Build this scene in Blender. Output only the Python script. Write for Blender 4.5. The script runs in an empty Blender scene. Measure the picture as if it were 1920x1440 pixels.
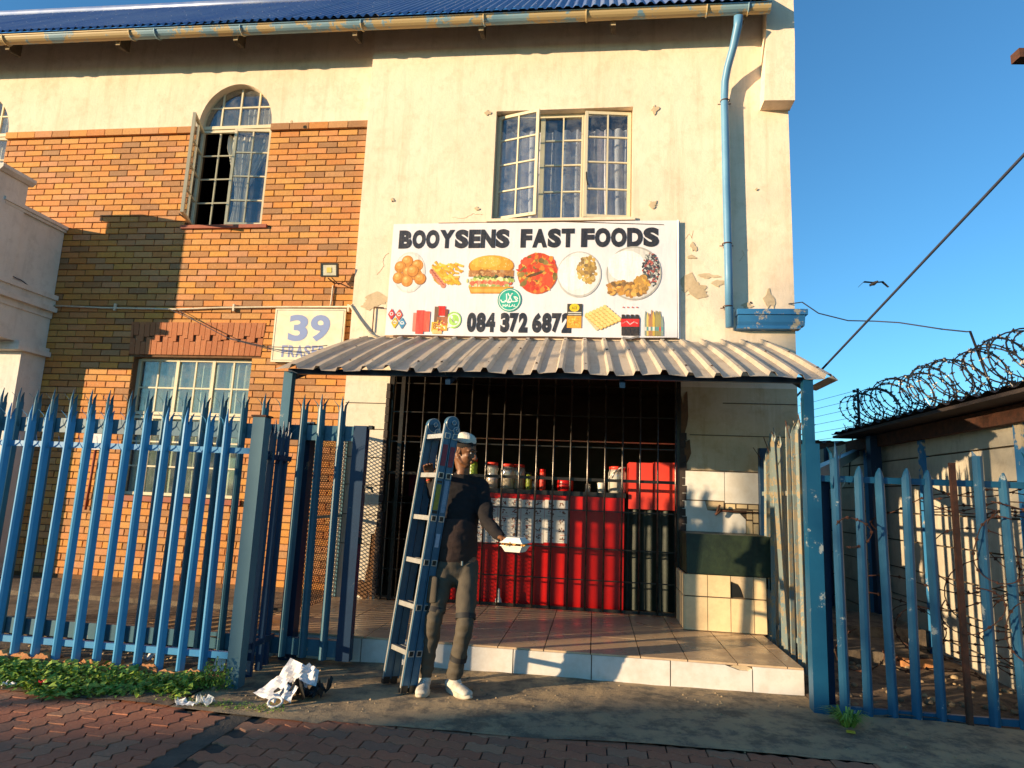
import bpy, bmesh, math, random
from mathutils import Vector, Matrix, noise
random.seed(7)
C = bpy.context.scene.collection
R = math.radians
PI = math.pi

# ------------------------------------------------------------------ camera, world, sun
scene = bpy.context.scene
cam = bpy.data.cameras.new('camera'); camo = bpy.data.objects.new('camera', cam); C.objects.link(camo)
def cam_matrix(yaw, pit, rol):
    yaw, pit, rol = R(yaw), R(pit), R(rol)
    f = Vector((math.sin(yaw)*math.cos(pit), math.cos(yaw)*math.cos(pit), math.sin(pit)))
    r = Vector((math.cos(yaw), -math.sin(yaw), 0)); d = f.cross(r)
    rx = r*math.cos(rol) + d*math.sin(rol); dn = -r*math.sin(rol) + d*math.cos(rol)
    return Matrix(((rx.x, -dn.x, -f.x), (rx.y, -dn.y, -f.y), (rx.z, -dn.z, -f.z)))
camo.matrix_world = Matrix.Translation((0, 0, 1.4)) @ cam_matrix(-7.5, 9.5, -2.35).to_4x4()
cam.sensor_width = 36; cam.lens = 1225/1920*36; cam.clip_start = .05; cam.clip_end = 900
scene.camera = camo
CAMP = Vector((0, 0, 1.4))

SX = 1.62
SUND = Vector((SX, 1.0, -.285)).normalized()
sun = bpy.data.lights.new('sun', 'SUN'); sun.energy = 5.0; sun.angle = R(.55); sun.color = (1, .745, .45)
suno = bpy.data.objects.new('sun', sun); C.objects.link(suno)
suno.rotation_euler = SUND.to_track_quat('-Z', 'Y').to_euler()
world = bpy.data.worlds.new('World'); scene.world = world; world.use_nodes = True
wn = world.node_tree.nodes; wl = world.node_tree.links
sky = wn.new('ShaderNodeTexSky'); sky.sky_type = 'NISHITA'; sky.sun_disc = False
sky.sun_elevation = R(8.5); sky.sun_rotation = math.atan2(-SUND.x, -SUND.y)
sky.air_density = 1.0; sky.dust_density = .15; sky.ozone_density = 3.0
tint = wn.new('ShaderNodeMix'); tint.data_type = 'RGBA'; tint.blend_type = 'MULTIPLY'; tint.inputs[0].default_value = 1; tint.inputs[7].default_value = (.70, 1.17, 1.34, 1)
wl.new(sky.outputs[0], tint.inputs[6]); wl.new(tint.outputs[2], wn['Background'].inputs[0]); wn['Background'].inputs[1].default_value = .108
scene.view_settings.view_transform = 'Standard'; scene.view_settings.look = 'None'
scene.view_settings.exposure = .95; scene.view_settings.gamma = 1
scene.cycles.max_bounces = 6

# ------------------------------------------------------------------ helpers
def tag(o, label=None, cat=None, group=None, kind=None):
    if label: o['label'] = label
    if cat: o['category'] = cat
    if group: o['group'] = group
    if kind: o['kind'] = kind
    return o
def empty(name, loc=(0, 0, 0), label=None, cat=None, group=None):
    o = bpy.data.objects.new(name, None); C.objects.link(o); o.location = loc; o.empty_display_size = .1
    return tag(o, label, cat, group)
def put(name, me, parent=None, loc=None, rot=None):
    """link mesh data as an object; vertices are world coordinates unless loc is given"""
    o = bpy.data.objects.new(name, me); C.objects.link(o)
    if parent is not None:
        o.parent = parent
        if loc is None: o.matrix_parent_inverse = Matrix.Translation(-Vector(world_loc(parent)))
    if loc is not None:
        o.location = Vector(loc) - (Vector(world_loc(parent)) if parent is not None else Vector((0, 0, 0)))
    if rot: o.rotation_euler = rot
    return o
def world_loc(o):
    v = Vector((0, 0, 0))
    while o is not None:
        v += o.location + (o.matrix_parent_inverse.translation if o.parent else Vector((0, 0, 0)))
        o = o.parent
    return v
class MB:
    def __init__(s): s.v = []; s.f = []; s.m = []; s.sm = []
    def add(s, vs, fs, mi=0, smooth=False):
        b = len(s.v); s.v += [tuple(p) for p in vs]
        for f in fs: s.f.append([b+i for i in f]); s.m.append(mi); s.sm.append(smooth)
        return s
    def box(s, x0, x1, y0, y1, z0, z1, mi=0, T=None):
        vs = [Vector(p) for p in ((x0,y0,z0),(x1,y0,z0),(x1,y1,z0),(x0,y1,z0),(x0,y0,z1),(x1,y0,z1),(x1,y1,z1),(x0,y1,z1))]
        if T is not None: vs = [T @ p for p in vs]
        return s.add(vs, [(0,3,2,1),(4,5,6,7),(0,1,5,4),(1,2,6,5),(2,3,7,6),(3,0,4,7)], mi)
    def bar(s, a, b, w, h=None, mi=0, up=(0,0,1)):
        a = Vector(a); b = Vector(b); h = h or w; d = (b-a).normalized(); up = Vector(up)
        if abs(d.dot(up)) > .98: up = Vector((0, 1, 0))
        sx = d.cross(up).normalized(); uz = sx.cross(d)
        vs = [p + sx*i*w/2 + uz*j*h/2 for p in (a, b) for i, j in ((-1,-1),(1,-1),(1,1),(-1,1))]
        return s.add(vs, [(0,1,2,3),(7,6,5,4),(0,4,5,1),(1,5,6,2),(2,6,7,3),(3,7,4,0)], mi)
    def tube(s, pts, r, n=6, mi=0, closed=False):
        pts = [Vector(p) for p in pts]; rr = r if isinstance(r, (list, tuple)) else [r]*len(pts)
        vs = []; prev = None
        for i, p in enumerate(pts):
            d = (pts[(i+1) % len(pts) if closed else min(i+1, len(pts)-1)] - pts[i-1 if closed else max(i-1, 0)])
            d = d.normalized() if d.length > 1e-9 else Vector((0, 0, 1))
            if prev is None:
                u = d.cross(Vector((0, 0, 1)));  u = u if u.length > .1 else d.cross(Vector((1, 0, 0)))
            else: u = prev - d*prev.dot(d)
            u.normalize(); prev = u; w = d.cross(u)
            for k in range(n):
                a = 2*PI*k/n; vs.append(p + (u*math.cos(a) + w*math.sin(a))*rr[i])
        fs = []
        m = len(pts)
        for i in range(m if closed else m-1):
            for k in range(n):
                a = i*n+k; b = i*n+(k+1) % n; j = ((i+1) % m)*n
                fs.append((a, b, j+(k+1) % n, j+k))
        if not closed: fs.append(tuple(range(n-1, -1, -1))); fs.append(tuple((m-1)*n+k for k in range(n)))
        return s.add(vs, fs, mi, True)
    def prism(s, poly, d, axis='y', o=0, mi=0):
        """extrude a 2D outline. axis y: outline in x,z from y=o to o+d; z: outline in x,y; x: outline in y,z"""
        n = len(poly); vs = []
        for q in (o, o+d):
            for a, b in poly:
                vs.append({'y': (a, q, b), 'z': (a, b, q), 'x': (q, a, b)}[axis])
        fs = [tuple(range(n)), tuple(range(2*n-1, n-1, -1))] + [(i, i+n, (i+1) % n+n, (i+1) % n) for i in range(n)]
        return s.add(vs, fs, mi)
    def lathe(s, c, prof, n=16, mi=0, T=None):
        vs = []
        for r, z in prof:
            for k in range(n):
                a = 2*PI*k/n; p = Vector((c[0]+r*math.cos(a), c[1]+r*math.sin(a), c[2]+z)); vs.append(T @ p if T else p)
        fs = [(i*n+k, i*n+(k+1) % n, (i+1)*n+(k+1) % n, (i+1)*n+k) for i in range(len(prof)-1) for k in range(n)]
        fs += [tuple(range(n-1, -1, -1)), tuple((len(prof)-1)*n+k for k in range(n))]
        return s.add(vs, fs, mi, True)
    def mesh(s, name, mats):
        me = bpy.data.meshes.new(name); me.from_pydata(s.v, [], s.f)
        for m in (mats if isinstance(mats, (list, tuple)) else [mats]): me.materials.append(m)
        me.polygons.foreach_set('material_index', s.m); me.polygons.foreach_set('use_smooth', s.sm)
        bm = bmesh.new(); bm.from_mesh(me); bmesh.ops.recalc_face_normals(bm, faces=bm.faces); bm.to_mesh(me); bm.free()
        me.update(); return me
    def build(s, name, mats, parent=None, **k):
        return put(name, s.mesh(name, mats), parent, **k)
def jit(a): return random.uniform(-a, a)

# ------------------------------------------------------------------ materials
class NT:
    def __init__(s, name):
        s.m = bpy.data.materials.new(name); s.m.use_nodes = True; s.t = s.m.node_tree; s.n = s.t.nodes
        s.b = s.n['Principled BSDF']; s.x = 0
    def new(s, t, **k):
        n = s.n.new(t)
        for a, v in k.items(): setattr(n, a, v)
        return n
    def link(s, a, b): s.t.links.new(a, b)
    def pos(s, obj=False):
        return s.new('ShaderNodeTexCoord').outputs['Object'] if obj else s.new('ShaderNodeNewGeometry').outputs['Position']
    def noise(s, vec, scale, detail=4, rough=.6, stretch=None):
        if stretch:
            mp = s.new('ShaderNodeMapping'); mp.inputs['Scale'].default_value = stretch; s.link(vec, mp.inputs[0]); vec = mp.outputs[0]
        n = s.new('ShaderNodeTexNoise'); n.inputs['Scale'].default_value = scale; n.inputs['Detail'].default_value = detail
        n.inputs['Roughness'].default_value = rough; s.link(vec, n.inputs['Vector']); return n.outputs[0]
    def ramp(s, fac, stops, interp='LINEAR'):
        r = s.new('ShaderNodeValToRGB'); r.color_ramp.interpolation = interp; e = r.color_ramp.elements
        while len(e) < len(stops): e.new(.5)
        for i, (p, c) in enumerate(stops):
            e[i].position = p; e[i].color = (*c, 1) if not isinstance(c, (int, float)) else (c, c, c, 1)
        s.link(fac, r.inputs[0]); return r.outputs[0]
    def mix(s, fac, a, b, mode='MIX'):
        m = s.new('ShaderNodeMix', data_type='RGBA', blend_type=mode)
        for sock, v in ((m.inputs[0], fac), (m.inputs[6], a), (m.inputs[7], b)):
            if isinstance(v, (int, float)): sock.default_value = v
            elif isinstance(v, tuple): sock.default_value = (*v, 1)
            else: s.link(v, sock)
        return m.outputs[2]
    def math(s, op, a, b=None):
        m = s.new('ShaderNodeMath', operation=op)
        for sock, v in zip(m.inputs, (a, b)):
            if v is None: continue
            if isinstance(v, (int, float)): sock.default_value = v
            else: s.link(v, sock)
        return m.outputs[0]
    def rand(s):
        a = s.new('ShaderNodeObjectInfo').outputs['Random']; b = s.new('ShaderNodeNewGeometry').outputs['Random Per Island']
        return s.math('FRACT', s.math('ADD', a, s.math('MULTIPLY', b, 7.31)))
    def bump(s, h, strength=.3, dist=.01):
        b = s.new('ShaderNodeBump'); b.inputs['Strength'].default_value = strength; b.inputs['Distance'].default_value = dist
        s.link(h, b.inputs['Height']); s.link(b.outputs[0], s.b.inputs['Normal'])
    def fin(s, col=None, rough=.7, metal=0, spec=.4):
        if col is not None:
            if isinstance(col, tuple): s.b.inputs['Base Color'].default_value = (*col, 1)
            else: s.link(col, s.b.inputs['Base Color'])
        if isinstance(rough, (int, float)): s.b.inputs['Roughness'].default_value = rough
        else: s.link(rough, s.b.inputs['Roughness'])
        s.b.inputs['Metallic'].default_value = metal; s.b.inputs['Specular IOR Level'].default_value = spec
        return s.m
def simple(name, c, c2=None, scale=8, rough=.7, metal=0, bump=.15, obj=False, bscale=None, spec=.4, lo=.35, hi=.65, stretch=None):
    t = NT(name); p = t.pos(obj); c2 = c2 or tuple(x*.75 for x in c)
    n = t.noise(p, scale, 5, .65, stretch); col = t.mix(t.ramp(n, [(lo, 0.), (hi, 1.)]), c, c2)
    if bump: t.bump(t.noise(p, bscale or scale*6, 4, .6), bump, .006)
    return t.fin(col, rough, metal, spec)
def plaster(name, c, c2, stain, sc=1.0, streak=True):
    t = NT(name); p = t.pos()
    col = t.mix(t.ramp(t.noise(p, 1.3*sc, 6, .65), [(.35, 0.), (.7, 1.)]), c, c2)
    col = t.mix(t.math('MULTIPLY', t.ramp(t.noise(p, 5*sc, 7, .72), [(.5, 0.), (.72, 1.)]), .45), col, stain)
    if streak: col = t.mix(t.math('MULTIPLY', t.ramp(t.noise(p, 2.4, 5, .7, (3.2, 3.2, .22)), [(.52, 0.), (.74, 1.)]), .45), col, stain)
    col = t.mix(t.math('MULTIPLY', t.ramp(t.noise(p, 60, 3, .5), [(.66, 0.), (.76, 1.)]), .35), col, tuple(x*.45 for x in stain))
    h = t.math('ADD', t.noise(p, 7, 6, .6), t.math('MULTIPLY', t.noise(p, 90, 4, .6), .25)); t.bump(h, .45, .016)
    return t.fin(col, .88)
def painted(name, c, chip, under, scale=6, rough=.38, amt=.62, obj=False, metal=0):
    t = NT(name); p = t.pos(obj)
    base = t.mix(t.ramp(t.noise(p, 3, 4), [(.3, 0.), (.7, 1.)]), c, chip)
    m = t.ramp(t.noise(p, scale, 9, .72), [(amt, 0.), (amt+.03, 1.)])
    col = t.mix(m, base, under)
    t.bump(t.math('ADD', t.math('MULTIPLY', m, -.5), t.math('MULTIPLY', t.noise(p, 70, 3), .25)), .35, .004)
    return t.fin(col, rough, metal)
M = {}
M['cream'] = plaster('cream_plaster', (.80, .66, .51), (.73, .58, .43), (.47, .37, .235))
M['white_wall'] = plaster('white_plaster', (.72, .655, .54), (.60, .53, .42), (.33, .26, .17))
M['pier_dirty'] = plaster('stained_plaster', (.66, .54, .37), (.50, .37, .20), (.33, .20, .07))
M['balcony'] = plaster('balcony_paint', (.70, .66, .60), (.62, .57, .51), (.42, .38, .33), 1.5)
M['damp'] = plaster('damp_plaster', (.47, .33, .15), (.40, .27, .11), (.28, .17, .06), 2)
M['bare'] = plaster('bare_render', (.58, .46, .30), (.46, .35, .22), (.30, .22, .13), 4, False)
def brickmat(name, stops, bump=.5):
    t = NT(name); p = t.pos(); r = t.rand()
    col = t.ramp(r, stops)
    col = t.mix(t.math('MULTIPLY', t.ramp(t.noise(p, 40, 5, .7), [(.45, 0.), (.75, 1.)]), .35), col, (.20, .09, .04))
    col = t.mix(t.math('MULTIPLY', t.ramp(t.noise(p, 22, 5, .7), [(.58, 0.), (.7, 1.)]), .3), col, (.62, .42, .26))
    col = t.mix(t.math('MULTIPLY', t.ramp(t.noise(p, 1.1, 4, .6), [(.45, 0.), (.7, 1.)]), .25), col, (.26, .12, .06))
    t.bump(t.math('ADD', t.noise(p, 55, 5, .7), t.math('MULTIPLY', t.noise(p, 14, 3), .6)), bump, .006)
    return t.fin(col, .8)
M['brick'] = brickmat('face_brick', [(0, (.59,.225,.045)), (.14, (.61,.285,.055)), (.28, (.50,.185,.05)), (.42, (.61,.245,.06)), (.55, (.52,.24,.11)), (.68, (.60,.295,.075)), (.84, (.42,.185,.06)), (.95, (.30,.155,.07)), (1, (.58,.30,.12))])
M['soldier'] = brickmat('lintel_brick', [(0, (.42,.14,.05)), (.5, (.37,.12,.045)), (1, (.47,.17,.065))])
M['kerb_brick'] = brickmat('kerb_brick', [(0, (.50,.22,.08)), (.5, (.42,.17,.06)), (1, (.52,.27,.12))], .9)
M['paver'] = brickmat('paver', [(0, (.46,.165,.085)), (.3, (.37,.13,.07)), (.6, (.47,.18,.09)), (.8, (.30,.14,.085)), (1, (.46,.22,.12))], .8)
M['mortar'] = simple('mortar', (.17, .085, .04), (.11, .06, .03), 20, .95, bump=.5, bscale=80)
M['joint'] = simple('paving_joint', (.05, .04, .032), (.09, .065, .045), 9, .95, bump=.4)
M['sill'] = simple('red_sill', (.32, .07, .03), (.25, .06, .03), 12, .6)
def steelroof():
    t = NT('blue_roof_paint'); p = t.pos()
    col = t.mix(t.ramp(t.noise(p, 2.2, 5, .6, (1, .3, .3)), [(.35, 0.), (.7, 1.)]), (.12, .18, .36), (.24, .29, .42))
    col = t.mix(t.math('MULTIPLY', t.ramp(t.noise(p, 9, 6, .7), [(.58, 0.), (.7, 1.)]), .5), col, (.30, .30, .34))
    t.bump(t.noise(p, 30, 3), .1, .004); return t.fin(col, .36, .2)
M['roof'] = steelroof()
M['gutter'] = painted('gutter_paint', (.13, .25, .34), (.20, .32, .38), (.42, .31, .15), 2.6, .5, .475)
M['pipe'] = painted('downpipe_paint', (.13, .30, .46), (.08, .22, .39), (.42, .38, .32), 5, .42, .66)
M['bluetrim'] = painted('blue_trim', (.03, .16, .36), (.04, .20, .42), (.52, .43, .30), 3.4, .5, .56)
M['fence_l'] = painted('fence_blue', (.03, .20, .42), (.05, .25, .46), (.16, .24, .30), 7, .42, .66)
M['gate'] = painted('gate_blue', (.025, .095, .15), (.04, .14, .20), (.25, .22, .17), 6, .42, .64)
M['gate_dk'] = painted('gate_post_blue', (.004, .022, .060), (.008, .035, .085), (.2, .18, .14), 6, .42, .64)
M['post_l'] = painted('post_teal', (.06, .14, .18), (.08, .17, .21), (.22, .15, .08), 9, .45, .72)
M['fence_r'] = painted('fence_deep_blue', (.005, .068, .145), (.012, .095, .18), (.28, .32, .32), 6, .42, .60)
M['fence_side'] = painted('worn_fence', (.12, .20, .24), (.22, .24, .20), (.30, .24, .15), 9, .42, .5, True)
M['blackmetal'] = simple('black_steel', (.018, .016, .015), (.035, .028, .022), 12, .32, .3, bump=.1)
M['barmetal'] = simple('bar_steel', (.16, .14, .12), (.07, .06, .055), 15, .3, .8, bump=.08)
M['rust'] = simple('rusty_steel', (.12, .045, .025), (.06, .03, .02), 18, .85, .2, bump=.4)
M['frame'] = painted('window_frame_paint', (.66, .58, .40), (.60, .52, .36), (.30, .19, .09), 14, .55, .64)
M['rafter_shaded'] = simple('shaded_timber', (.06, .045, .03), (.035, .028, .02), 14, .9)  # rafter body: shade under the eave put into the timber colour
M['rafter_sunlit'] = simple('sunlit_timber', (.55, .46, .30), (.38, .28, .16), 14, .8)  # same timber, painted pale for the sunlit end faces
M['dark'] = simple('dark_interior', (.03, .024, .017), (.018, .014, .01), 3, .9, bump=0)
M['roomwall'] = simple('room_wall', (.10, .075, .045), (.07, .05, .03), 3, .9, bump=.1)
M['curtain'] = simple('curtain_cloth', (.82, .76, .64), (.74, .68, .56), 10, .85, bump=.2)
M['curtain2'] = simple('lilac_curtain', (.80, .75, .80), (.70, .65, .72), 10, .85, bump=.2)
M['curtain3'] = simple('green_net_curtain', (.78, .80, .55), (.70, .72, .48), 6, .85, bump=.2)
def glass():
    t = NT('window_glass'); n = t.n; n.remove(t.b); o = n['Material Output']
    tr = t.new('ShaderNodeBsdfTransparent'); tr.inputs[0].default_value = (.80, .84, .86, 1)
    gl = t.new('ShaderNodeBsdfGlossy'); gl.inputs['Roughness'].default_value = .04
    df = t.new('ShaderNodeBsdfDiffuse'); df.inputs[0].default_value = (.42, .42, .42, 1)
    m = t.new('ShaderNodeMixShader'); m.inputs[0].default_value = .10; t.link(tr.outputs[0], m.inputs[1]); t.link(gl.outputs[0], m.inputs[2])
    m2 = t.new('ShaderNodeMixShader'); f = t.ramp(t.noise(t.pos(), 9, 6, .7), [(.4, .02), (.75, .2)]); t.link(f, m2.inputs[0])
    t.link(m.outputs[0], m2.inputs[1]); t.link(df.outputs[0], m2.inputs[2]); t.link(m2.outputs[0], o.inputs[0]); return t.m
M['glass'] = glass()
def clearpl(name, c, f=.35):
    t = NT(name); n = t.n; n.remove(t.b); o = n['Material Output']
    tr = t.new('ShaderNodeBsdfTransparent'); tr.inputs[0].default_value = (*c, 1)
    gl = t.new('ShaderNodeBsdfGlossy'); gl.inputs['Roughness'].default_value = .12; df = t.new('ShaderNodeBsdfDiffuse'); df.inputs[0].default_value = (*c, 1)
    m = t.new('ShaderNodeMixShader'); m.inputs[0].default_value = .2; t.link(tr.outputs[0], m.inputs[1]); t.link(gl.outputs[0], m.inputs[2])
    m2 = t.new('ShaderNodeMixShader'); m2.inputs[0].default_value = f; t.link(m.outputs[0], m2.inputs[1]); t.link(df.outputs[0], m2.inputs[2])
    t.link(m2.outputs[0], o.inputs[0]); return t.m
M['jar'] = clearpl('jar_plastic', (.85, .82, .75)); M['bag'] = clearpl('thin_plastic', (.9, .9, .9), .5)
def awn():
    t = NT('awning_sheet'); p = t.pos()
    col = t.mix(t.ramp(t.noise(p, 3, 6, .65), [(.35, 0.), (.7, 1.)]), (.52, .44, .34), (.42, .35, .27))
    col = t.mix(t.math('MULTIPLY', t.ramp(t.noise(p, 9, 6, .7, (1, .25, .25)), [(.5, 0.), (.72, 1.)]), .6), col, (.20, .15, .09))
    col = t.mix(t.math('MULTIPLY', t.ramp(t.noise(p, 60, 2, .5), [(.68, 0.), (.74, 1.)]), .6), col, (.1, .07, .05))
    t.bump(t.noise(p, 25, 4), .2, .006); return t.fin(col, .55)
M['awning'] = awn()
def vcol(name='printed_vinyl', rough=.42, bump=.12):
    t = NT(name); a = t.new('ShaderNodeVertexColor'); a.layer_name = 'Col'; p = t.pos()
    col = t.mix(t.math('MULTIPLY', t.ramp(t.noise(p, 45, 4, .6), [(.4, 0.), (.7, 1.)]), .12), a.outputs[0], (.3, .2, .12))
    h = t.noise(p, 3.2, 3, .5, (2.2, 1, .6)); t.bump(t.math('ADD', h, t.math('MULTIPLY', t.noise(p, 1.4, 2, .5, (1, 1, 3)), .6)), .5 if bump else 0, .035)
    return t.fin(col, rough)
M['print'] = vcol()
M['printflat'] = vcol('printed_sheet', .6, 0)
M['signwhite'] = simple('sign_face', (.76, .68, .50), (.68, .58, .40), 7, .5, bump=.05)
M['white'] = simple('white_enamel', (.75, .73, .68), (.66, .62, .55), 9, .3, bump=.03)
def tilem(name, c, c2, dirt, rough=.25, ds=6, da=.5):
    t = NT(name); p = t.pos(); r = t.rand()
    col = t.mix(r, c, c2); col = t.mix(t.math('MULTIPLY', t.ramp(t.noise(p, ds, 7, .7), [(.42, 0.), (.72, 1.)]), da), col, dirt)
    rg = t.ramp(t.noise(p, 5, 5, .6), [(.3, rough), (.7, rough+.3)])
    t.bump(t.noise(p, 18, 4), .08, .004); return t.fin(col, rg)
M['floortile'] = tilem('floor_tile', (.62, .45, .28), (.55, .39, .25), (.30, .20, .12), .18, 5, .6)
M['wtile'] = tilem('white_riser_tile', (.70, .67, .63), (.66, .63, .58), (.42, .34, .24), .22, 7, .45)
M['ctile'] = tilem('cream_tile', (.82, .64, .38), (.77, .59, .34), (.45, .32, .17), .3, 5, .5)
M['grout'] = simple('grout', (.11, .08, .05), (.07, .05, .035), 20, .95, bump=.3)
M['greenpanel'] = simple('dark_green_paint', (.025, .04, .02), (.012, .02, .012), 9, .45, bump=.3)
def concrete(name, a, b, c, sc=1.):
    t = NT(name); p = t.pos()
    col = t.mix(t.ramp(t.noise(p, 1.6*sc, 6, .65), [(.35, 0.), (.65, 1.)]), a, b)
    col = t.mix(t.ramp(t.noise(p, 6*sc, 8, .72), [(.48, 0.), (.62, 1.)]), col, c)
    col = t.mix(t.math('MULTIPLY', t.ramp(t.noise(p, 2.3*sc, 7, .7), [(.50, 0.), (.60, 1.)]), .75), col, tuple(q*.62 for q in c))
    col = t.mix(t.math('MULTIPLY', t.ramp(t.noise(p, 70, 3, .6), [(.62, 0.), (.7, 1.)]), .6), col, (.36, .27, .17))
    h = t.math('ADD', t.noise(p, 9, 8, .7), t.math('MULTIPLY', t.noise(p, 120, 4, .7), .3)); t.bump(h, .9, .02)
    return t.fin(col, .93)
M['apron'] = concrete('worn_concrete', (.46, .33, .18), (.34, .25, .15), (.17, .14, .10))
M['dirt'] = concrete('yard_soil', (.27, .18, .11), (.19, .13, .085), (.10, .075, .055), 1.4)
M['slab'] = concrete('yard_slab', (.20, .15, .10), (.14, .11, .08), (.085, .065, .05))
M['red'] = simple('red_counter', (.50, .008, .006), (.42, .006, .005), 5, .32, bump=.05)
M['redbright'] = simple('red_box', (.72, .06, .035), (.62, .045, .03), 5, .4, bump=.05)
M['hutpanel'] = plaster('precast_panel', (.50, .45, .36), (.40, .35, .27), (.22, .19, .15), 1.2)
M['leaf'] = None
def leafm(name, a, b):
    t = NT(name); t.fin(t.mix(t.rand(), a, b), .5); t.b.inputs['Transmission Weight'].default_value = 0
    return t.m
M['leaf'] = leafm('weed_leaf', (.08, .19, .02), (.30, .40, .06)); M['leaf2'] = leafm('tree_leaf', (.05, .09, .02), (.09, .12, .03))
M['bark'] = simple('bark', (.10, .07, .045), (.06, .04, .03), 14, .95, bump=.6)
M['skin'] = simple('brown_skin', (.20, .085, .036), (.155, .062, .027), 25, .5, bump=.1, spec=.5)
M['hair'] = simple('black_hair', (.008, .006, .005), (.014, .01, .008), 80, .85, bump=.6, bscale=300)
def knit():
    t = NT('dark_knit'); p = t.pos(True); w = t.new('ShaderNodeTexWave'); w.inputs['Scale'].default_value = 60; w.inputs['Distortion'].default_value = .6; t.link(p, w.inputs[0])
    sp = t.new('ShaderNodeSeparateXYZ'); t.link(p, sp.inputs[0])
    k = t.ramp(sp.outputs[2], [(0.0, 0.), (1, 1.)])
    col = t.mix(t.ramp(t.noise(p, 3, 2), [(.4, 0.), (.6, 1.)]), (.012, .009, .010), (.009, .007, .008)); t.bump(w.outputs[1], .5, .004)
    return t.fin(col, .9)
M['knit'] = knit()
M['knit_sunlit'] = simple('sunlit_knit', (.040, .022, .018), (.03, .018, .015), 40, .9, bump=.5, obj=True, bscale=160)  # lower sweater: brown of the sunlight painted into the dark knit
M['trouser'] = simple('grey_brown_trouser', (.080, .064, .044), (.06, .048, .034), 9, .8, bump=.3, obj=True, bscale=120)
M['trim'] = simple('black_tape', (.012, .011, .011), (.02, .018, .018), 12, .7)
M['shoe'] = simple('white_shoe', (.62, .58, .50), (.40, .35, .28), 16, .7, bump=.3, obj=True)
M['sole'] = simple('shoe_sole', (.55, .50, .40), (.38, .32, .24), 14, .8, bump=.2)
M['cap'] = simple('white_cap', (.74, .68, .56), (.58, .52, .42), 30, .9, bump=.6, bscale=60)
M['alu'] = simple('ladder_blue', (.045, .12, .20), (.06, .15, .235), 10, .38, .25, bump=.1, obj=True)
M['alu2'] = simple('bare_aluminium', (.62, .60, .55), (.5, .47, .42), 20, .35, .7, bump=.1)
M['foam'] = simple('foam_box', (.80, .77, .68), (.74, .70, .60), 20, .6, bump=.1)
M['food'] = simple('fried_food', (.55, .30, .04), (.45, .18, .03), 40, .6, bump=.5)
M['paper'] = simple('litter_paper', (.72, .70, .70), (.60, .58, .58), 20, .7, bump=.3)
M['black'] = simple('black_plastic', (.012, .012, .012), (.02, .02, .02), 10, .4)
M['cardboard'] = simple('cardboard', (.30, .19, .10), (.24, .15, .08), 9, .9)
M['cable'] = simple('cable', (.03, .035, .06), (.02, .025, .04), 10, .6, bump=0)
M['conduit'] = simple('white_conduit', (.66, .58, .44), (.5, .42, .30), 9, .6)
M['hutroof'] = simple('hut_roof', (.05, .035, .03), (.03, .022, .02), 6, .8)

# ------------------------------------------------------------------ ground, pavement
g = MB(); N = 40
g.add([(-300, -300, -.05), (300, -300, -.05), (300, 300, -.05), (-300, 300, -.05)], [(0, 1, 2, 3)])
tag(g.build('ground', M['dirt']), kind='structure')
pe = lambda x: 4.06 + .05*math.sin(x*1.3) + (.07 if x > -1.6 else 0)     # pavement / apron edge
def sheet(name, x0, x1, nx, yf0, yf1, ny, zf, mat, kind='structure', parent=None):
    b = MB(); vs = []
    for i in range(nx+1):
        x = x0+(x1-x0)*i/nx
        for j in range(ny+1):
            t = j/ny; y = yf0(x)*(1-t)+yf1(x)*t; vs.append((x, y, zf(x, y)))
    b.add(vs, [(i*(ny+1)+j, (i+1)*(ny+1)+j, (i+1)*(ny+1)+j+1, i*(ny+1)+j+1) for i in range(nx) for j in range(ny)], 0, True)
    o = b.build(name, mat, parent)
    if parent is None: tag(o, kind=kind)
    return o
def zn(x, y, a=.012, s=1.6): return a*noise.noise(Vector((x*s, y*s, 3.1))) + a*.4*noise.noise(Vector((x*6, y*6, 1)))
sheet('apron', -2.6, 1.58, 110, lambda x: pe(x)-.02, lambda x: 5.42, 40, lambda x, y: zn(x, y)+.004, M['apron'])
sheet('apron_right', 1.58, 7, 60, lambda x: pe(x)-.10, lambda x: 5.02, 18, lambda x, y: zn(x, y)+.004, M['apron'])
sheet('soil_strip', -9, -2.6, 90, lambda x: pe(x)-.02, lambda x: 5.3, 20, lambda x, y: zn(x, y, .02)+.01, M['dirt'])
sheet('yard_soil', 1.58, 9, 60, lambda x: 5.02, lambda x: 13, 50, lambda x, y: zn(x, y, .05)+.0, M['dirt'])
sheet('joint_bed', -9, 6, 20, lambda x: -.5, lambda x: pe(x), 6, lambda x, y: -.012, M['joint'])
b = MB(); b.box(-9.5, -2.95, 5.3, 7.34, -.04, .145); b.box(-9.5, -2.95, 6.4, 7.34, .145, .19)
tag(b.build('yard_floor', M['slab']), kind='structure')
tag(sheet('road', -30, 30, 4, lambda x: -9, lambda x: -.5, 4, lambda x, y: -.03, M['joint']), kind='structure')
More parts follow.
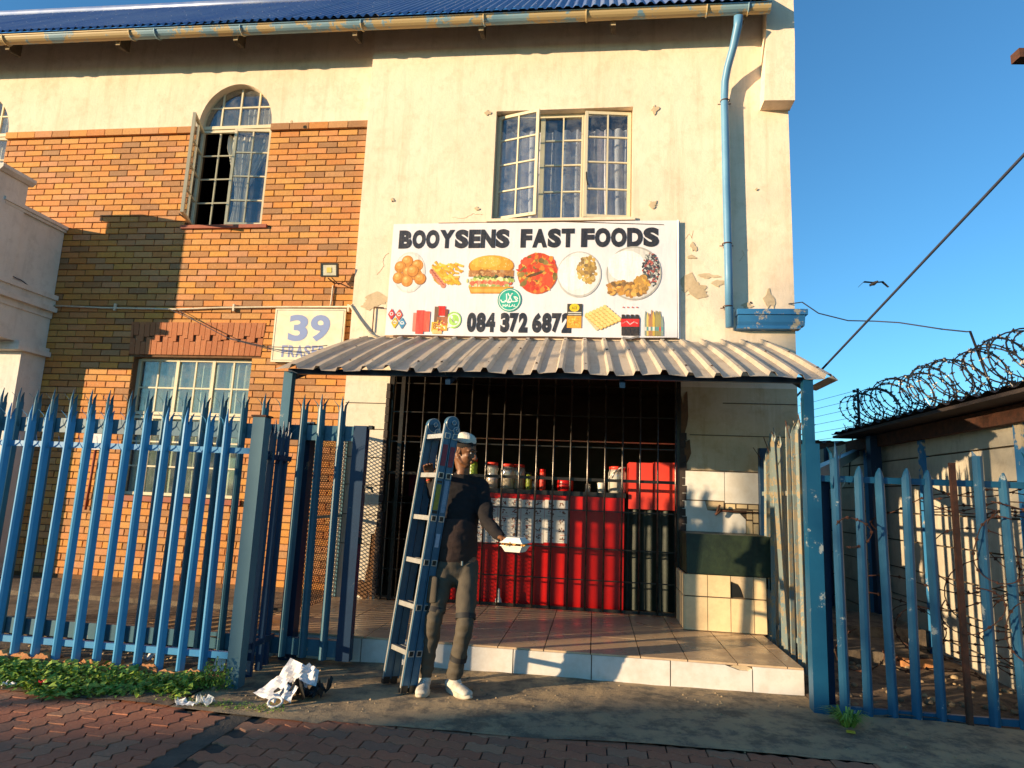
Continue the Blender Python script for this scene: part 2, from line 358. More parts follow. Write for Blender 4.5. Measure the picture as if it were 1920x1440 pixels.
# pavers: zig-zag interlocking shape
def paver_mesh(nm, L=.225, W=.112, a=.016, gap=.008):
    m = 8; top = []; 
    wave = lambda u: a*(1 if (u*2/L) % 1 < .5 else -1)*min(1, 4*min((u*2/L) % .5, .5-(u*2/L) % .5)*1.3)
    e = []
    for i in range(m+1):
        u = -L/2+gap/2+(L-gap)*i/m; e.append((u, -W/2+gap/2+wave(u+L)))
    for i in range(m, -1, -1):
        u = -L/2+gap/2+(L-gap)*i/m; e.append((u, W/2-gap/2+wave(u+L)))
    b = MB(); n = len(e); vs = []
    for k, (z, s) in enumerate(((-.04, 1), (-.004, 1), (0, .965))):
        vs += [(x*(1 if k < 2 else .985), y*s, z) for x, y in e]
    fs = [tuple(range(2*n, 3*n))] + [(k*n+i, k*n+(i+1) % n, (k+1)*n+(i+1) % n, (k+1)*n+i) for k in range(2) for i in range(n)]
    b.add(vs, fs); return b.mesh(nm, M['paver'])
pm = paver_mesh('paver')
pave = tag(empty('pavement', (-1, 3, 0)), kind='structure')
cells = []
def edge_line(y): return -2.13 - .0*(4-y)
for c in range(60):              # left field: rows run away from the camera
    x = -2.24 - c*.112
    for r in range(24):
        y = 4.1 - r*.225 - (.1125 if c % 2 else 0)
        if y > -.3: cells.append((x, y, PI/2))
for r in range(36):              # right field: rows run across
    y = 4.1 - r*.112
    for c in range(34):
        x = -1.93 + c*.225 + (.1125 if r % 2 else 0)
        cells.append((x, y, 0))
cells = [q for q in cells if q[1] < pe(q[0])+.03]
def inview(q):
    v = camo.matrix_world.inverted() @ Vector((q[0], q[1], 0)); 
    return v.z < 0 and abs(v.x/-v.z)*1225 < 1010 and abs(v.y/-v.z)*1225 < 760
cells.sort(key=lambda q: (not inview(q), math.hypot(q[0], q[1])))
rest = MB(); pmv = [v.co.copy() for v in pm.vertices]; pmf = [tuple(p.vertices) for p in pm.polygons]
for k, (x, y, a) in enumerate(cells):
    z = jit(.002)
    if k < 300: 
        o = put('paver', pm, pave, (x, y, z), (jit(.012), jit(.012), a+jit(.012)))
    else:
        T = Matrix.Translation((x, y, z)) @ Matrix.Rotation(a, 4, 'Z'); rest.add([T @ v for v in pmv], pmf)
tag(rest.build('paver_field', M['paver'], pave), kind='stuff')
b = MB()                         # concrete strip between the two fields
pts = [(-2.185, 4.1), (-2.185, -.3), (-2.045, -.3), (-2.045, 4.1)]
b.prism(pts, .03, 'z', -.033); b.build('concrete_strip', simple('dark_concrete', (.12, .095, .07), (.07, .058, .045), 7, .95, bump=.8, bscale=60), pave)

# ------------------------------------------------------------------ building
bld = empty('shop_building', (-1, 7.2, 0), 'cream plastered two storey shop with orange brick wing, blue corrugated roof and barred shopfront', 'building')
def wall_grid(b, x0, x1, z0, z1, Y, holes, depth, mi=0):
    xs = sorted({x0, x1, *[h[0] for h in holes], *[h[1] for h in holes]}); zs = sorted({z0, z1, *[h[2] for h in holes], *[h[3] for h in holes]})
    xs = [x for x in xs if x0 <= x <= x1]; zs = [z for z in zs if z0 <= z <= z1]
    for i in range(len(xs)-1):
        for j in range(len(zs)-1):
            cx, cz = (xs[i]+xs[i+1])/2, (zs[j]+zs[j+1])/2
            if any(h[0] < cx < h[1] and h[2] < cz < h[3] for h in holes): continue
            b.add([(xs[i], Y, zs[j]), (xs[i+1], Y, zs[j]), (xs[i+1], Y, zs[j+1]), (xs[i], Y, zs[j+1])], [(0, 1, 2, 3)], mi)
    for h in holes:
        a, c, d, e = h[:4]; Y2 = Y+depth
        q = [[(a, Y, d), (a, Y2, d), (a, Y2, e), (a, Y, e)], [(c, Y, d), (c, Y2, d), (c, Y2, e), (c, Y, e)], [(a, Y, d), (c, Y, d), (c, Y2, d), (a, Y2, d)]]
        if len(h) < 5: q.append([(a, Y, e), (c, Y, e), (c, Y2, e), (a, Y2, e)])
        for k in q: b.add(k, [(0, 1, 2, 3)], mi)
WIN = (-1.275, .362, 4.58, 5.98); DOOR = (-2.37, .905, .19, 2.95)
b = MB(); wall_grid(b, -2.9, 2.12, 2.62, 7.37, 7.2, [WIN, (DOOR[0], DOOR[1], 2.0, 2.95)], .16)
b.add([(-2.9, 7.2, 0), (-2.9, 7.5, 0), (-2.9, 7.5, 7.37), (-2.9, 7.2, 7.37)], [(0, 1, 2, 3)])
b.add([(2.12, 7.2, 0), (2.12, 12, 0), (2.12, 12, 7.5), (2.12, 7.2, 7.37)], [(0, 1, 2, 3)])
b.build('upper_wall', M['cream'], bld)
b = MB(); wall_grid(b, -2.9, -2.37, 0, 2.62, 7.2, [], .2)
b.add([(-2.37, 7.2, 0), (-2.37, 7.45, 0), (-2.37, 7.45, 2.95), (-2.37, 7.2, 2.95)], [(0, 1, 2, 3)]); b.build('left_pier', M['white_wall'], bld)
b = MB(); wall_grid(b, .905, 2.12, 0, 2.62, 7.2, [], .2)
b.add([(.905, 7.2, 0), (.905, 7.45, 0), (.905, 7.45, 2.95), (.905, 7.2, 2.95)], [(0, 1, 2, 3)]); b.build('right_pier', M['pier_dirty'], bld)
b = MB()                                                          # block course grooves scored in the piers
for x0, x1, z in ((1.0, 2.11, 2.10), (1.35, 2.11, 2.45), (-2.88, -2.38, 2.36), (-2.88, -2.38, 2.06), (-2.88, -2.38, 1.74), (-2.88, -2.38, 1.43), (-2.88, -2.38, 1.1), (-2.88, -2.38, .78)):
    b.box(x0, x1, 7.193, 7.2015, z-.004, z+.004)
tag(b.build('block_joint', M['grout'], bld), kind='stuff')
# corbel and parapet at the right hand end
b = MB(); b.prism([(1.805, 5.87), (2.135, 5.86), (2.155, 6.6), (2.155, 7.3), (1.87, 7.3), (1.84, 6.6)], .21, 'y', 6.995); b.build('corbel', M['cream'], bld)
b = MB(); b.prism([(6.995, 7.3), (7.25, 7.3), (11, 10.9), (10.6, 11.2), (6.995, 7.75)], .30, 'x', 1.86); b.build('parapet', M['cream'], bld)
# damaged plaster: thin ragged patches
def ragged(cx, cz, rx, rz, n=18, seed=0):
    rr = random.Random(seed); ph = rr.random()*6
    return [(cx+rx*math.cos(t)*(1+.35*math.sin(2*t+ph)+rr.uniform(-.28, .28)), cz+rz*math.sin(t)*(1+.3*math.sin(3*t+ph)+rr.uniform(-.28, .28))) for t in [2*PI*i/n for i in range(n)]]
for i, (cx, cz, rx, rz) in enumerate(((-2.58, 3.60, .13, .08), (-2.68, 3.52, .08, .045), (.99, 3.78, .13, .10), (1.09, 3.70, .13, .07), (1.22, 3.88, .10, .03), (1.32, 3.80, .055, .04),
        (1.86, 3.60, .05, .10), (1.03, 4.10, .05, .02), (1.05, 4.22, .03, .05), (1.62, 3.54, .05, .03), (-1.38, 5.96, .03, .03), (.62, 5.93, .035, .05), (.60, 4.74, .05, .04), (-1.45, 4.72, .025, .02),
        (-2.5, 4.85, .02, .02), (1.75, 4.9, .012, .012), (-3.9, 5.93, .02, .02), (.93, 2.2, .05, .35), (.93, 1.9, .06, .2), (-2.42, .6, .06, .35), (-2.5, .32, .12, .10))):
    b = MB(); b.prism(ragged(cx, cz, rx, rz, 20, i+3), .004+.0006*i, 'y', 7.196-.0006*i); b.build('bare_patch', M['bare'] if i < 17 else M['mortar'], bld)
for i, (cx, cz) in enumerate(((-1.38, 5.955), (.625, 5.92), (.59, 4.735), (-1.46, 4.72), (-2.5, 4.84), (1.66, 3.57), (1.75, 4.9))):
    b = MB(); b.prism(ragged(cx, cz, .011, .013, 10, i), .003, 'y', 7.192); b.build('wall_hole', M['black'], bld)
for i, pts in enumerate((((-2.62, 3.9), (-2.55, 4.02), (-2.57, 4.1), (-2.48, 4.2)), ((.95, 4.3), (1.0, 4.38), (1.03, 4.33), (1.06, 4.44)), ((1.55, 4.05), (1.6, 4.12), (1.58, 4.2)), ((-1.75, 4.62), (-1.6, 4.6), (-1.5, 4.66), (-1.36, 4.64)))):
    b = MB()
    q = [(x+(x2-x)*k/5+jit(.008), 7.1985, z+(z2-z)*k/5+jit(.008)) for (x, z), (x2, z2) in zip(pts, pts[1:]) for k in range(5)]
    b.tube(q, .0022, 4); b.build('plaster_crack', M['bare'], bld)
# brick wing
YB = 7.31
AR = [(-4.745, .51), (-8.57, .515)]                               # arched windows: centre x, radius
GW = (-5.72, -4.16, 1.195, 2.89); LIN = (-5.79, -4.045, 2.915, 3.335)
b = MB()
holes = [(c-r, c+r, 5.98, 6.7) for c, r in AR]
wall_grid(b, -12, -2.9, 5.98, 7.50, YB, [(h[0], h[1], h[2], h[3], 1) for h in holes], .001)
for c, r in AR:                                                    # arch spandrels and soffit
    n = 24; arc = [(c+r*math.cos(PI-PI*i/n), 5.98+r*1.16*math.sin(PI*i/n)) for i in range(n+1)]
    for i in range(n):
        (xa, za), (xb, zb) = arc[i], arc[i+1]
        b.add([(xa, YB, za), (xb, YB, zb), (xb, YB, 6.7), (xa, YB, 6.7)], [(0, 1, 2, 3)])
        b.add([(xa, YB, za), (xb, YB, zb), (xb, YB+.2, zb), (xa, YB+.2, za)], [(0, 1, 2, 3)])
b.build('plaster_band', M['cream'], bld)
bw = MB()
wall_grid(bw, -12, -2.9, 0, 5.98, YB+.016, [(c-r, c+r, 4.6, 5.98, 1) for c, r in AR]+[GW], .2)
bw.build('brick_wall', M['mortar'], bld)
def brick_mesh(seed, L, H, D=.03, chip=.5):
    rr = random.Random(seed); e = .0035
    vs = []
    for y, q in ((D, 0), (e, 0), (0, e)):
        for x, z in ((-L/2+q, -H/2+q), (0, -H/2+q), (L/2-q, -H/2+q), (L/2-q, 0), (L/2-q, H/2-q), (0, H/2-q), (-L/2+q, H/2-q), (-L/2+q, 0)):
            j = .0022; c = 1
            if y < D and rr.random() < .12*chip and abs(x) > L/3: c = .965
            vs.append((x*c+rr.uniform(-j, j), y+rr.uniform(0, .0015), z+rr.uniform(-j, j)*.6))
    fs = [tuple(range(16, 24))] + [(k*8+i, k*8+(i+1) % 8, (k+1)*8+(i+1) % 8, (k+1)*8+i) for k in range(2) for i in range(8)]
    return MB().add(vs, fs).mesh('brick', M['brick'])
BL, BH = .26, .0805
bmesh_full = [brick_mesh(i, BL-.010, BH-.011) for i in range(7)]
bmesh_half = [brick_mesh(i+20, BL/2-.010, BH-.011) for i in range(2)]
bk = []
nrow = int((5.875-.2)/BH)
holesB = [(c-r-.0, c+r+.0, 4.6, 6) for c, r in AR]+[(GW[0], GW[1], GW[2]-.06, GW[3]+.03), LIN]
for r_ in range(nrow):
    z = 5.872 - BH*(r_+.5)
    x = -2.93 - (0 if r_ % 2 else BL/2)
    spans = []
    while x > -9.2:
        spans.append((x-BL, x)); x -= BL
    if r_ % 2 == 0: spans.append((-2.93-BL/2, -2.93))
    for a, c_ in spans:
        segs = [(a, c_)]
        for h in holesB:
            if h[2] < z < h[3]:
                ns = []
                for p, q in segs:
                    if q <= h[0] or p >= h[1]: ns.append((p, q)); continue
                    if p < h[0]: ns.append((p, h[0]))
                    if q > h[1]: ns.append((h[1], q))
                segs = ns
        for p, q in segs:
            if q-p > .035: bk.append((p, q, z))
def bscore(k):
    p, q, z = k; d = (Vector(((p+q)/2, YB, z))-CAMP); full = (q-p)/BL
    hid = (z < 2.0) or ((p+q)/2 < -6.75)
    return (hid or full < .4, d.length)
bk.sort(key=bscore); restb = MB()
for k, (p, q, z) in enumerate(bk):
    me = random.choice(bmesh_full if q-p > BL*.7 else bmesh_half)
    w = (BL if q-p > BL*.7 else BL/2); sx = (q-p-.010)/(w-.010)
    y = YB+jit(.0025)
    if k < 300:
        o = put('brick', me, bld, ((p+q)/2, y, z)); o.scale = (sx, 1, 1); o.rotation_euler = (jit(.01), jit(.006), jit(.012))
    else:
        restb.add([((p+q)/2+v.co.x*sx, y+v.co.y, z+v.co.z) for v in me.vertices], [tuple(f.vertices) for f in me.polygons])
tag(restb.build('brickwork', M['brick'], bld), kind='stuff')
# projecting top course and lintel soldiers
tc = MB()
x = -2.93
while x > -9.2:
    p, q = x-BL, x
    for c, r in AR:
        if p < c+r and q > c-r:
            if q > c+r: p = c+r
            elif p < c-r: q = c-r
            else: p = q
    if q-p > .03:
        m2 = MB(); m2.box(p+.004, q-.004, YB-.03+jit(.002), YB+.02, 5.884, 5.972); m2.build('brick', M['brick'], bld)
    x -= BL
nx = 24
for row in range(2):
    for i in range(nx+1):
        w = (LIN[1]-LIN[0])/nx; x0 = LIN[0]+w*(i-.5*row); x1 = x0+w
        x0 = max(x0, LIN[0]); x1 = min(x1, LIN[1])
        if x1-x0 < .02: continue
        cut = .0 + .09*math.sin(i*2.2)
        zm = (LIN[2]+LIN[3])/2 + cut*.5
        z0, z1 = (LIN[2], zm) if row == 0 else (zm, LIN[3])
        sh = lambda x_, z_: x_ + (x_-(LIN[0]+LIN[1])/2)/1.75*(z_-LIN[2])*.12
        m2 = MB(); xs = (x0+.0035, x1-.0035) if row == 0 else (x0+.0035, x1-.0035)
        y = YB-.004+jit(.002)
        m2.prism([(sh(xs[0], z0+.004)-.0, z0+.004), (sh(xs[1], z0+.004), z0+.004), (sh(xs[1], z1-.004), z1-.004), (sh(xs[0], z1-.004), z1-.004)], .03, 'y', y)
        m2.build('lintel_brick', M['soldier'], bld)
b = MB(); b.box(-5.30, -4.14, YB-.035, YB+.16, 4.555, 4.60); b.build('window_sill', M['sill'], bld)
b = MB(); b.box(-5.78, -4.10, YB-.03, YB+.12, 1.13, 1.19); b.build('window_sill', M['sill'], bld)
b = MB(); b.box(-1.33, .40, 7.165, 7.3, 4.545, 4.58); b.build('window_sill', M['cream'], bld)

# windows -----------------------------------------------------
def bars(b, xs, zs, x0, x1, z0, z1, Y, w=.022, d=.028, outer=.034, T=None):
    for x in (x0, x1): b.box(x-outer/2, x+outer/2, Y-d*.7, Y+d*.7, z0-outer/2, z1+outer/2, 0, T)
    for z in (z0, z1): b.box(x0+outer/2, x1-outer/2, Y-d*.66, Y+d*.66, z-outer/2, z+outer/2, 0, T)
    for x in xs: b.box(x-w/2, x+w/2, Y-d/2, Y+d/2, z0+outer/2, z1-outer/2, 0, T)
    for z in zs: b.box(x0+outer/2, x1-outer/2, Y-d*.44, Y+d*.44, z-w/2, z+w/2, 0, T)
def panes(parent, xs, zs, Y, T=None, skip=()):
    for i in range(len(xs)-1):
        for j in range(len(zs)-1):
            if (i, j) in skip: continue
            m2 = MB(); m2.box(xs[i]+.012, xs[i+1]-.012, Y-.002+jit(.001), Y+.002, zs[j]+.012, zs[j+1]-.012, 0, T); m2.build('pane', M['glass'], parent)
def hinge(x, y, ang): return Matrix.Translation((x, y, 0)) @ Matrix.Rotation(ang, 4, 'Z') @ Matrix.Translation((-x, -y, 0))
# upper right window: three lights, outer casements ajar
Yw = 7.32
w1 = MB(); zs = [4.62, 4.97, 5.31, 5.63, 5.945]
for x in (-1.255, -.715, -.205, .345): w1.box(x-.02, x+.02, Yw-.02, Yw+.025, 4.59, 5.97)
for z in (4.60, 5.96): w1.box(-1.235, .325, Yw-.018, Yw+.022, z-.018, z+.018)
w1o = w1.build('window', M['frame'], bld)
f = MB(); bars(f, [-.46], zs[1:-1], -.69, -.23, 4.63, 5.94, Yw-.004, .018, .026, .02); f.build('sash', M['frame'], w1o); panes(w1o, [-.69, -.46, -.23], zs, Yw)
Tl = hinge(-1.235, Yw-.02, -R(17)); f = MB(); bars(f, [-.985], zs[1:-1], -1.235, -.735, 4.63, 5.94, Yw-.02, .018, .026, .036, Tl); f.build('sash', M['frame'], w1o)
panes(w1o, [-1.235, -.985, -.735], zs, Yw-.02, Tl)
Tr = hinge(.325, Yw-.02, R(7)); f = MB(); bars(f, [.07], zs[1:-1], -.185, .325, 4.63, 5.94, Yw-.02, .018, .026, .036, Tr); f.build('sash', M['frame'], w1o)
panes(w1o, [-.185, .07, .325], zs, Yw-.02, Tr)
f = MB(); f.tube([(-.17, Yw-.1, 5.17), (-.165, Yw-.11, 5.07), (-.15, Yw-.12, 5.0)], .008, 5); f.build('window_handle', M['black'], w1o)
def room(name, x0, x1, y0, y1, z0, z1, mat, parent):
    b = MB(); b.add([(x0,y0,z0),(x1,y0,z0),(x1,y1,z0),(x0,y1,z0),(x0,y0,z1),(x1,y0,z1),(x1,y1,z1),(x0,y1,z1)], [(0,1,2,3),(4,5,6,7),(1,2,6,5),(2,3,7,6),(3,0,4,7)])
    return b.build(name, mat, parent)
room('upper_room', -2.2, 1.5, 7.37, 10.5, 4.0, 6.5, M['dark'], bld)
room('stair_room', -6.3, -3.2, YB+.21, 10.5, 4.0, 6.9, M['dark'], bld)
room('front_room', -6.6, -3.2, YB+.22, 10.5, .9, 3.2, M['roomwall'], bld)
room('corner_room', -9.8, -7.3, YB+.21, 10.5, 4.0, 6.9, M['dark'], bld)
def curtain(name, x0, x1, z0, z1, Y, mat, label, folds=9, amp=.03, nz=10, gather=None, grp=None):
    b = MB(); nx = folds*8; vs = []
    for i in range(nx+1):
        for j in range(nz+1):
            t = i/nx; q = j/nz; z = z0+(z1-z0)*q
            a, c = (x0, x1) if gather is None else gather(q, x0, x1)
            x = a+(c-a)*t; vs.append((x+amp*.3*math.sin(3*q+i), Y+amp*math.sin(t*folds*2*PI+1.2*math.sin(q*2)+.6*math.sin(t*9)), z))
    b.add(vs, [(i*(nz+1)+j, (i+1)*(nz+1)+j, (i+1)*(nz+1)+j+1, i*(nz+1)+j+1) for i in range(nx) for j in range(nz)], 0, True)
    o = b.build(name, mat); tag(o, label, 'curtain', grp); return o
curtain('curtain', -1.3, .4, 4.5, 5.82, 7.42, M['curtain2'], 'pale lilac gathered curtain behind the upper window above the banner', 13, .035)
curtain('curtain', -5.70, -4.16, 1.1, 2.95, 7.50, M['curtain3'], 'pale green net curtain behind the ground floor window in the brick wall', 16, .02)
# arched windows
def arch_window(c, r, open_leaf):
    Y = YB+.11; w = MB(); n = 20
    R2 = r-.01
    pts = [(c+R2*math.cos(PI*i/n), 6.02+R2*1.14*math.sin(PI*i/n)) for i in range(n+1)]
    for i in range(n):
        (xa, za), (xb, zb) = pts[i], pts[i+1]; w.bar((xa, Y, za), (xb, Y, zb), .03, .04, up=(0, 1, 0))
    w.box(c-r, c+r, Y-.025, Y+.025, 5.985, 6.03)
    for k in (-.5, 0, .5):
        x = c+k*r; zt = 6.02+R2*1.14*math.sqrt(1-k*k); w.box(x-.011, x+.011, Y-.014, Y+.014, 6.03, zt-.01)
    w.box(c-r*.93, c+r*.93, Y-.012, Y+.012, 6.285, 6.305)
    for x in (c-r+.015, c+r-.015): w.box(x-.018, x+.018, Y-.02, Y+.02, 4.6, 5.985)
    w.box(c-r, c+r, Y-.018, Y+.018, 4.6, 4.635); w.box(c-r, c+r, Y-.018, Y+.018, 5.94, 5.975)
    wo = w.build('arched_window', M['frame'], bld)
    zs = [4.63, 4.96, 5.29, 5.62, 5.945]
    # arched glass in pieces between the bars
    xs = [c-r+.02, c-r/2, c, c+r/2, c+r-.02]
    for i in range(4):
        m2 = MB(); m2.box(xs[i]+.01, xs[i+1]-.01, Y-.002, Y+.002, 6.035, 6.28); m2.build('pane', M['glass'], wo)
        top = []
        for k in range(7):
            x = xs[i]+.01+(xs[i+1]-xs[i]-.02)*k/6; top.append((x, 6.01+R2*1.12*math.sqrt(max(0, 1-((x-c)/R2)**2))))
        top = [q for q in top if q[1] > 6.32]
        if len(top) > 1:
            m2 = MB(); m2.prism([(top[0][0], 6.31), (top[-1][0], 6.31)]+top[::-1], .004, 'y', Y-.002); m2.build('pane', M['glass'], wo)
    # fixed grille in the left opening, right casement closed
    g_ = MB(); g_.box(c-.262, c-.244, Y, Y+.018, 4.63, 5.94)
    for z in zs[1:-1]: g_.box(c-r+.03, c-.01, Y+.002, Y+.014, z-.009, z+.009)
    g_.build('window_bars', M['frame'], wo)
    s_ = MB(); T = hinge(c+r-.03, Y-.03, R(5)); bars(s_, [c+.245], zs[1:-1], c+.015, c+r-.035, 4.64, 5.93, Y-.03, .018, .026, .034, T); s_.build('sash', M['frame'], wo)
    panes(wo, [c+.015, c+.245, c+r-.035], zs, Y-.03, T)
    if open_leaf:
        T = hinge(c-r+.03, Y-.03, -R(70)); s_ = MB(); bars(s_, [c-.245], zs[1:-1], c-r+.035, c-.015, 4.64, 5.93, Y-.03, .018, .026, .034, T); s_.build('sash', M['frame'], wo)
        panes(wo, [c-r+.035, c-.245, c-.015], zs, Y-.03, T)
        s_ = MB(); s_.tube([(c-r+.04, Y-.04, 4.66), (c-r+.02, Y-.15, 4.68), (c-r, Y-.26, 4.70)], .008, 5); s_.build('window_stay', M['black'], wo)
    return wo
arch_window(*AR[0], True); arch_window(*AR[1], False)
def gth(q, x0, x1):
    k = max(.25, abs(q-.25)*1.6 if q > .25 else .25+(.25-q)*.8); k = min(k, 1)
    return (x0+.42*(1-k)*(x1-x0), x0+.42*(1-k)*(x1-x0)+(x1-x0)*k)
curtain('curtain', -4.95, -4.30, 4.62, 5.95, YB+.19, M['curtain'], 'cream curtain tied to one side in the open arched window', 9, .018, 16, gth)
curtain('curtain', -5.2, -4.3, 6.03, 6.35, YB+.25, M['curtain'], 'short cream pelmet curtain behind the arched top of the open window', 12, .018, 4)
curtain('curtain', -9.0, -8.1, 4.62, 6.4, YB+.24, M['curtain'], 'cream curtain behind the arched window cut by the left edge', 9, .018, 6)
# ground floor window
Yg = YB+.12; w = MB(); xs3 = [-5.70, -5.18, -4.70, -4.18]
for x in xs3: w.box(x-.02, x+.02, Yg-.022, Yg+.022, 1.2, 2.88)
for z in (1.22, 2.05+.10, 2.20, 2.87): w.box(-5.68, -4.2, Yg-.02, Yg+.02, z-.018, z+.018)
for i in range(3): 
    xm = (xs3[i]+xs3[i+1])/2; w.box(xm-.01, xm+.01, Yg-.012, Yg+.012, 1.24, 2.85)
for z in (1.55, 1.85, 2.52): w.box(-5.68, -4.2, Yg-.010, Yg+.010, z-.009, z+.009)
wg = w.build('window', M['frame'], bld)
panes(wg, [-5.70, -5.44, -5.18, -4.94, -4.70, -4.44, -4.18], [1.22, 1.55, 1.85, 2.15, 2.52, 2.87], Yg)
f = MB(); f.tube([(-4.62, Yg-.03, 1.98), (-4.6, Yg-.06, 1.9), (-4.57, Yg-.05, 1.82)], .008, 5); f.build('window_handle', M['black'], wg)

# gutter, roof, rafters, downpipe -----------------------------
gz = lambda x: 6.855-.0125*(x-1.8)
b = MB(); n = 8; X0, X1 = -12, 1.84
for i in range(46):
    xa = X0+(X1-X0)*i/46; xb = X0+(X1-X0)*(i+1)/46
    for k in range(n):
        a0, a1 = PI+PI*k/n, PI+PI*(k+1)/n
        P = lambda x, a, r=.072: (x, 6.795+r*math.cos(a), gz(x)+.03+r*math.sin(a))
        b.add([P(xa, a0), P(xb, a0), P(xb, a1), P(xa, a1)], [(0, 1, 2, 3)], 0, True)
b.tube([(X0, 6.72, gz(X0)+.032), (X1, 6.72, gz(X1)+.032)], .009, 6)
b.add([(X1, 6.795+.072*math.cos(PI+PI*k/n), gz(X1)+.03+.072*math.sin(PI+PI*k/n)) for k in range(n+1)], [tuple(range(n+1))])
for x in (-7.75, -5.95, -5.6, -4.45, -2.9, -1.4, -.2, 1.15, 1.6):
    b.tube([(x, 6.795+.079*math.cos(PI+PI*k/8), gz(x)+.03+.079*math.sin(PI+PI*k/8)) for k in range(9)], .010, 5)
b.build('gutter', M['gutter'], bld)
RS = math.tan(R(44)); zr = lambda y, x: gz(x)+.10+(y-6.74)*RS
for s in range(17):
    xa = 1.86-s*.82; xb = xa-.82
    b = MB(); vs = []; k = int(.82/.0095)
    for i in range(k+1):
        x = xa+(xb-xa)*i/k; dz = .016*math.cos(2*PI*x/.105)+.002*(s % 2)
        for y in (6.74, 7.8, 8.9): vs.append((x, y-dz*.7, zr(y, x)+dz*.7))
    b.add(vs, [(i*3+j, (i+1)*3+j, (i+1)*3+j+1, i*3+j+1) for i in range(k) for j in range(2)], 0, True); b.build('roof_sheet', M['roof'], bld)
b = MB(); b.tube([(-12, 8.92, zr(8.9, -12)+.03), (1.86, 8.92, zr(8.9, 1.86)+.03)], .07, 8); b.build('ridge_cap', M['roof'], bld)
b = MB()
for i in range(60):
    for y in (7.0, 7.55, 8.1, 8.6):
        x = 1.7-i*.228+jit(.01); b.lathe((x, y-.01, zr(y, x)+.008), [(.008, 0), (.006, .005), (.002, .008)], 6)
tag(b.build('roof_screws', M['roof'], bld), kind='stuff')
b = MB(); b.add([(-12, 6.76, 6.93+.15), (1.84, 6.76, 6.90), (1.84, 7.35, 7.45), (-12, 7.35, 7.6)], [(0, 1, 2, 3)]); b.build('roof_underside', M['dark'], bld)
for (x, y) in ((.11, 6.93), (-1.45, 6.93), (-3.02, 6.93), (-4.58, 6.93), (-6.2, 6.93), (-7.8, 6.93), (1.55, 6.93)):
    b = MB(); z = gz(x)-.05
    b.prism([(6.865, z+.09), (6.865, z-.025), (6.90, z-.03), (7.04, z-.0), (7.04, z+.2)], .052, 'x', x-.026); ro = b.build('rafter', M['rafter_shaded'], bld)
    b = MB(); b.box(x-.028, x+.028, 6.858, 6.866, z-.02, z+.085); b.build('rafter_end', M['rafter_sunlit'], ro)
b = MB()
b.tube([(1.50, 6.80, 6.80), (1.50, 6.84, 6.70), (1.465, 6.93, 6.50), (1.42, 7.03, 6.32), (1.40, 7.09, 6.18), (1.395, 7.11, 6.0), (1.40, 7.11, 5), (1.41, 7.11, 4), (1.415, 7.115, 3.27)], [.05, .048]+[.044]*7, 12)
dp = b.build('downpipe', M['pipe'], bld)
for z in (4.22, 5.95, 3.5):
    b = MB(); b.tube([(1.40+.05*math.cos(a), 7.11+.05*math.sin(a), z) for a in [2*PI*i/12 for i in range(12)]], .006, 5, closed=True); b.tube([(1.33, 7.17, z), (1.48, 7.17, z)], .006, 5); b.build('pipe_bracket', M['rust'], dp)
b = MB()                                                          # blue cornice block
b.box(1.49, 2.215, 7.06, 7.2, 3.405, 3.465); b.prism([(7.2, 3.29), (7.11, 3.29), (7.09, 3.33), (7.075, 3.40), (7.2, 3.40)], .69, 'x', 1.50); b.box(1.49, 2.15, 7.10, 7.2, 3.255, 3.29)
b.build('cornice', M['bluetrim'], bld)
# shop interior and grille ------------------------------------
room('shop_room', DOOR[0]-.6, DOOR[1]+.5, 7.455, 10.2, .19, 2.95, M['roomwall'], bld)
gr = MB(); gx0, gx1 = -2.33, .885
for x in (gx0, gx1, -2.20): gr.box(x-.022, x+.022, 7.18, 7.22, .2, 2.95)
for x in (-.655, -.2): pass
for z in (.23, .53, .855, 1.25, 1.58, 1.93, 2.27, 2.6):
    gr.box(gx0, gx1, 7.193, 7.207, z-(.016 if z in (.23, 1.58) else .006), z+(.016 if z in (.23, 1.58) else .006))
gro = gr.build('security_grille', M['blackmetal'], bld)
for i in range(17):
    x = -2.13+i*.1862
    b = MB(); b.tube([(x, 7.176, .22), (x, 7.176, 2.9)], .0095, 8); b.build('grille_bar', M['barmetal'], gro)
b = MB()                                                          # crumbling jamb edges
for s in range(26):
    z = .25+s*.09; w_ = .035+.035*abs(math.sin(s*1.9))+(.05 if z < 1.1 else 0)
    b.box(-2.375-.005, -2.375+.02+w_*.3, 7.15-w_*.3, 7.195, z, z+.085)
for s in range(14):
    z = 1.0+s*.08; w_ = .02+.03*abs(math.sin(s*2.3)); b.box(.90-w_*.2, .915+w_, 7.17, 7.197, z, z+.076)
tag(b.build('broken_edge', M['hutroof'], bld), kind='stuff')
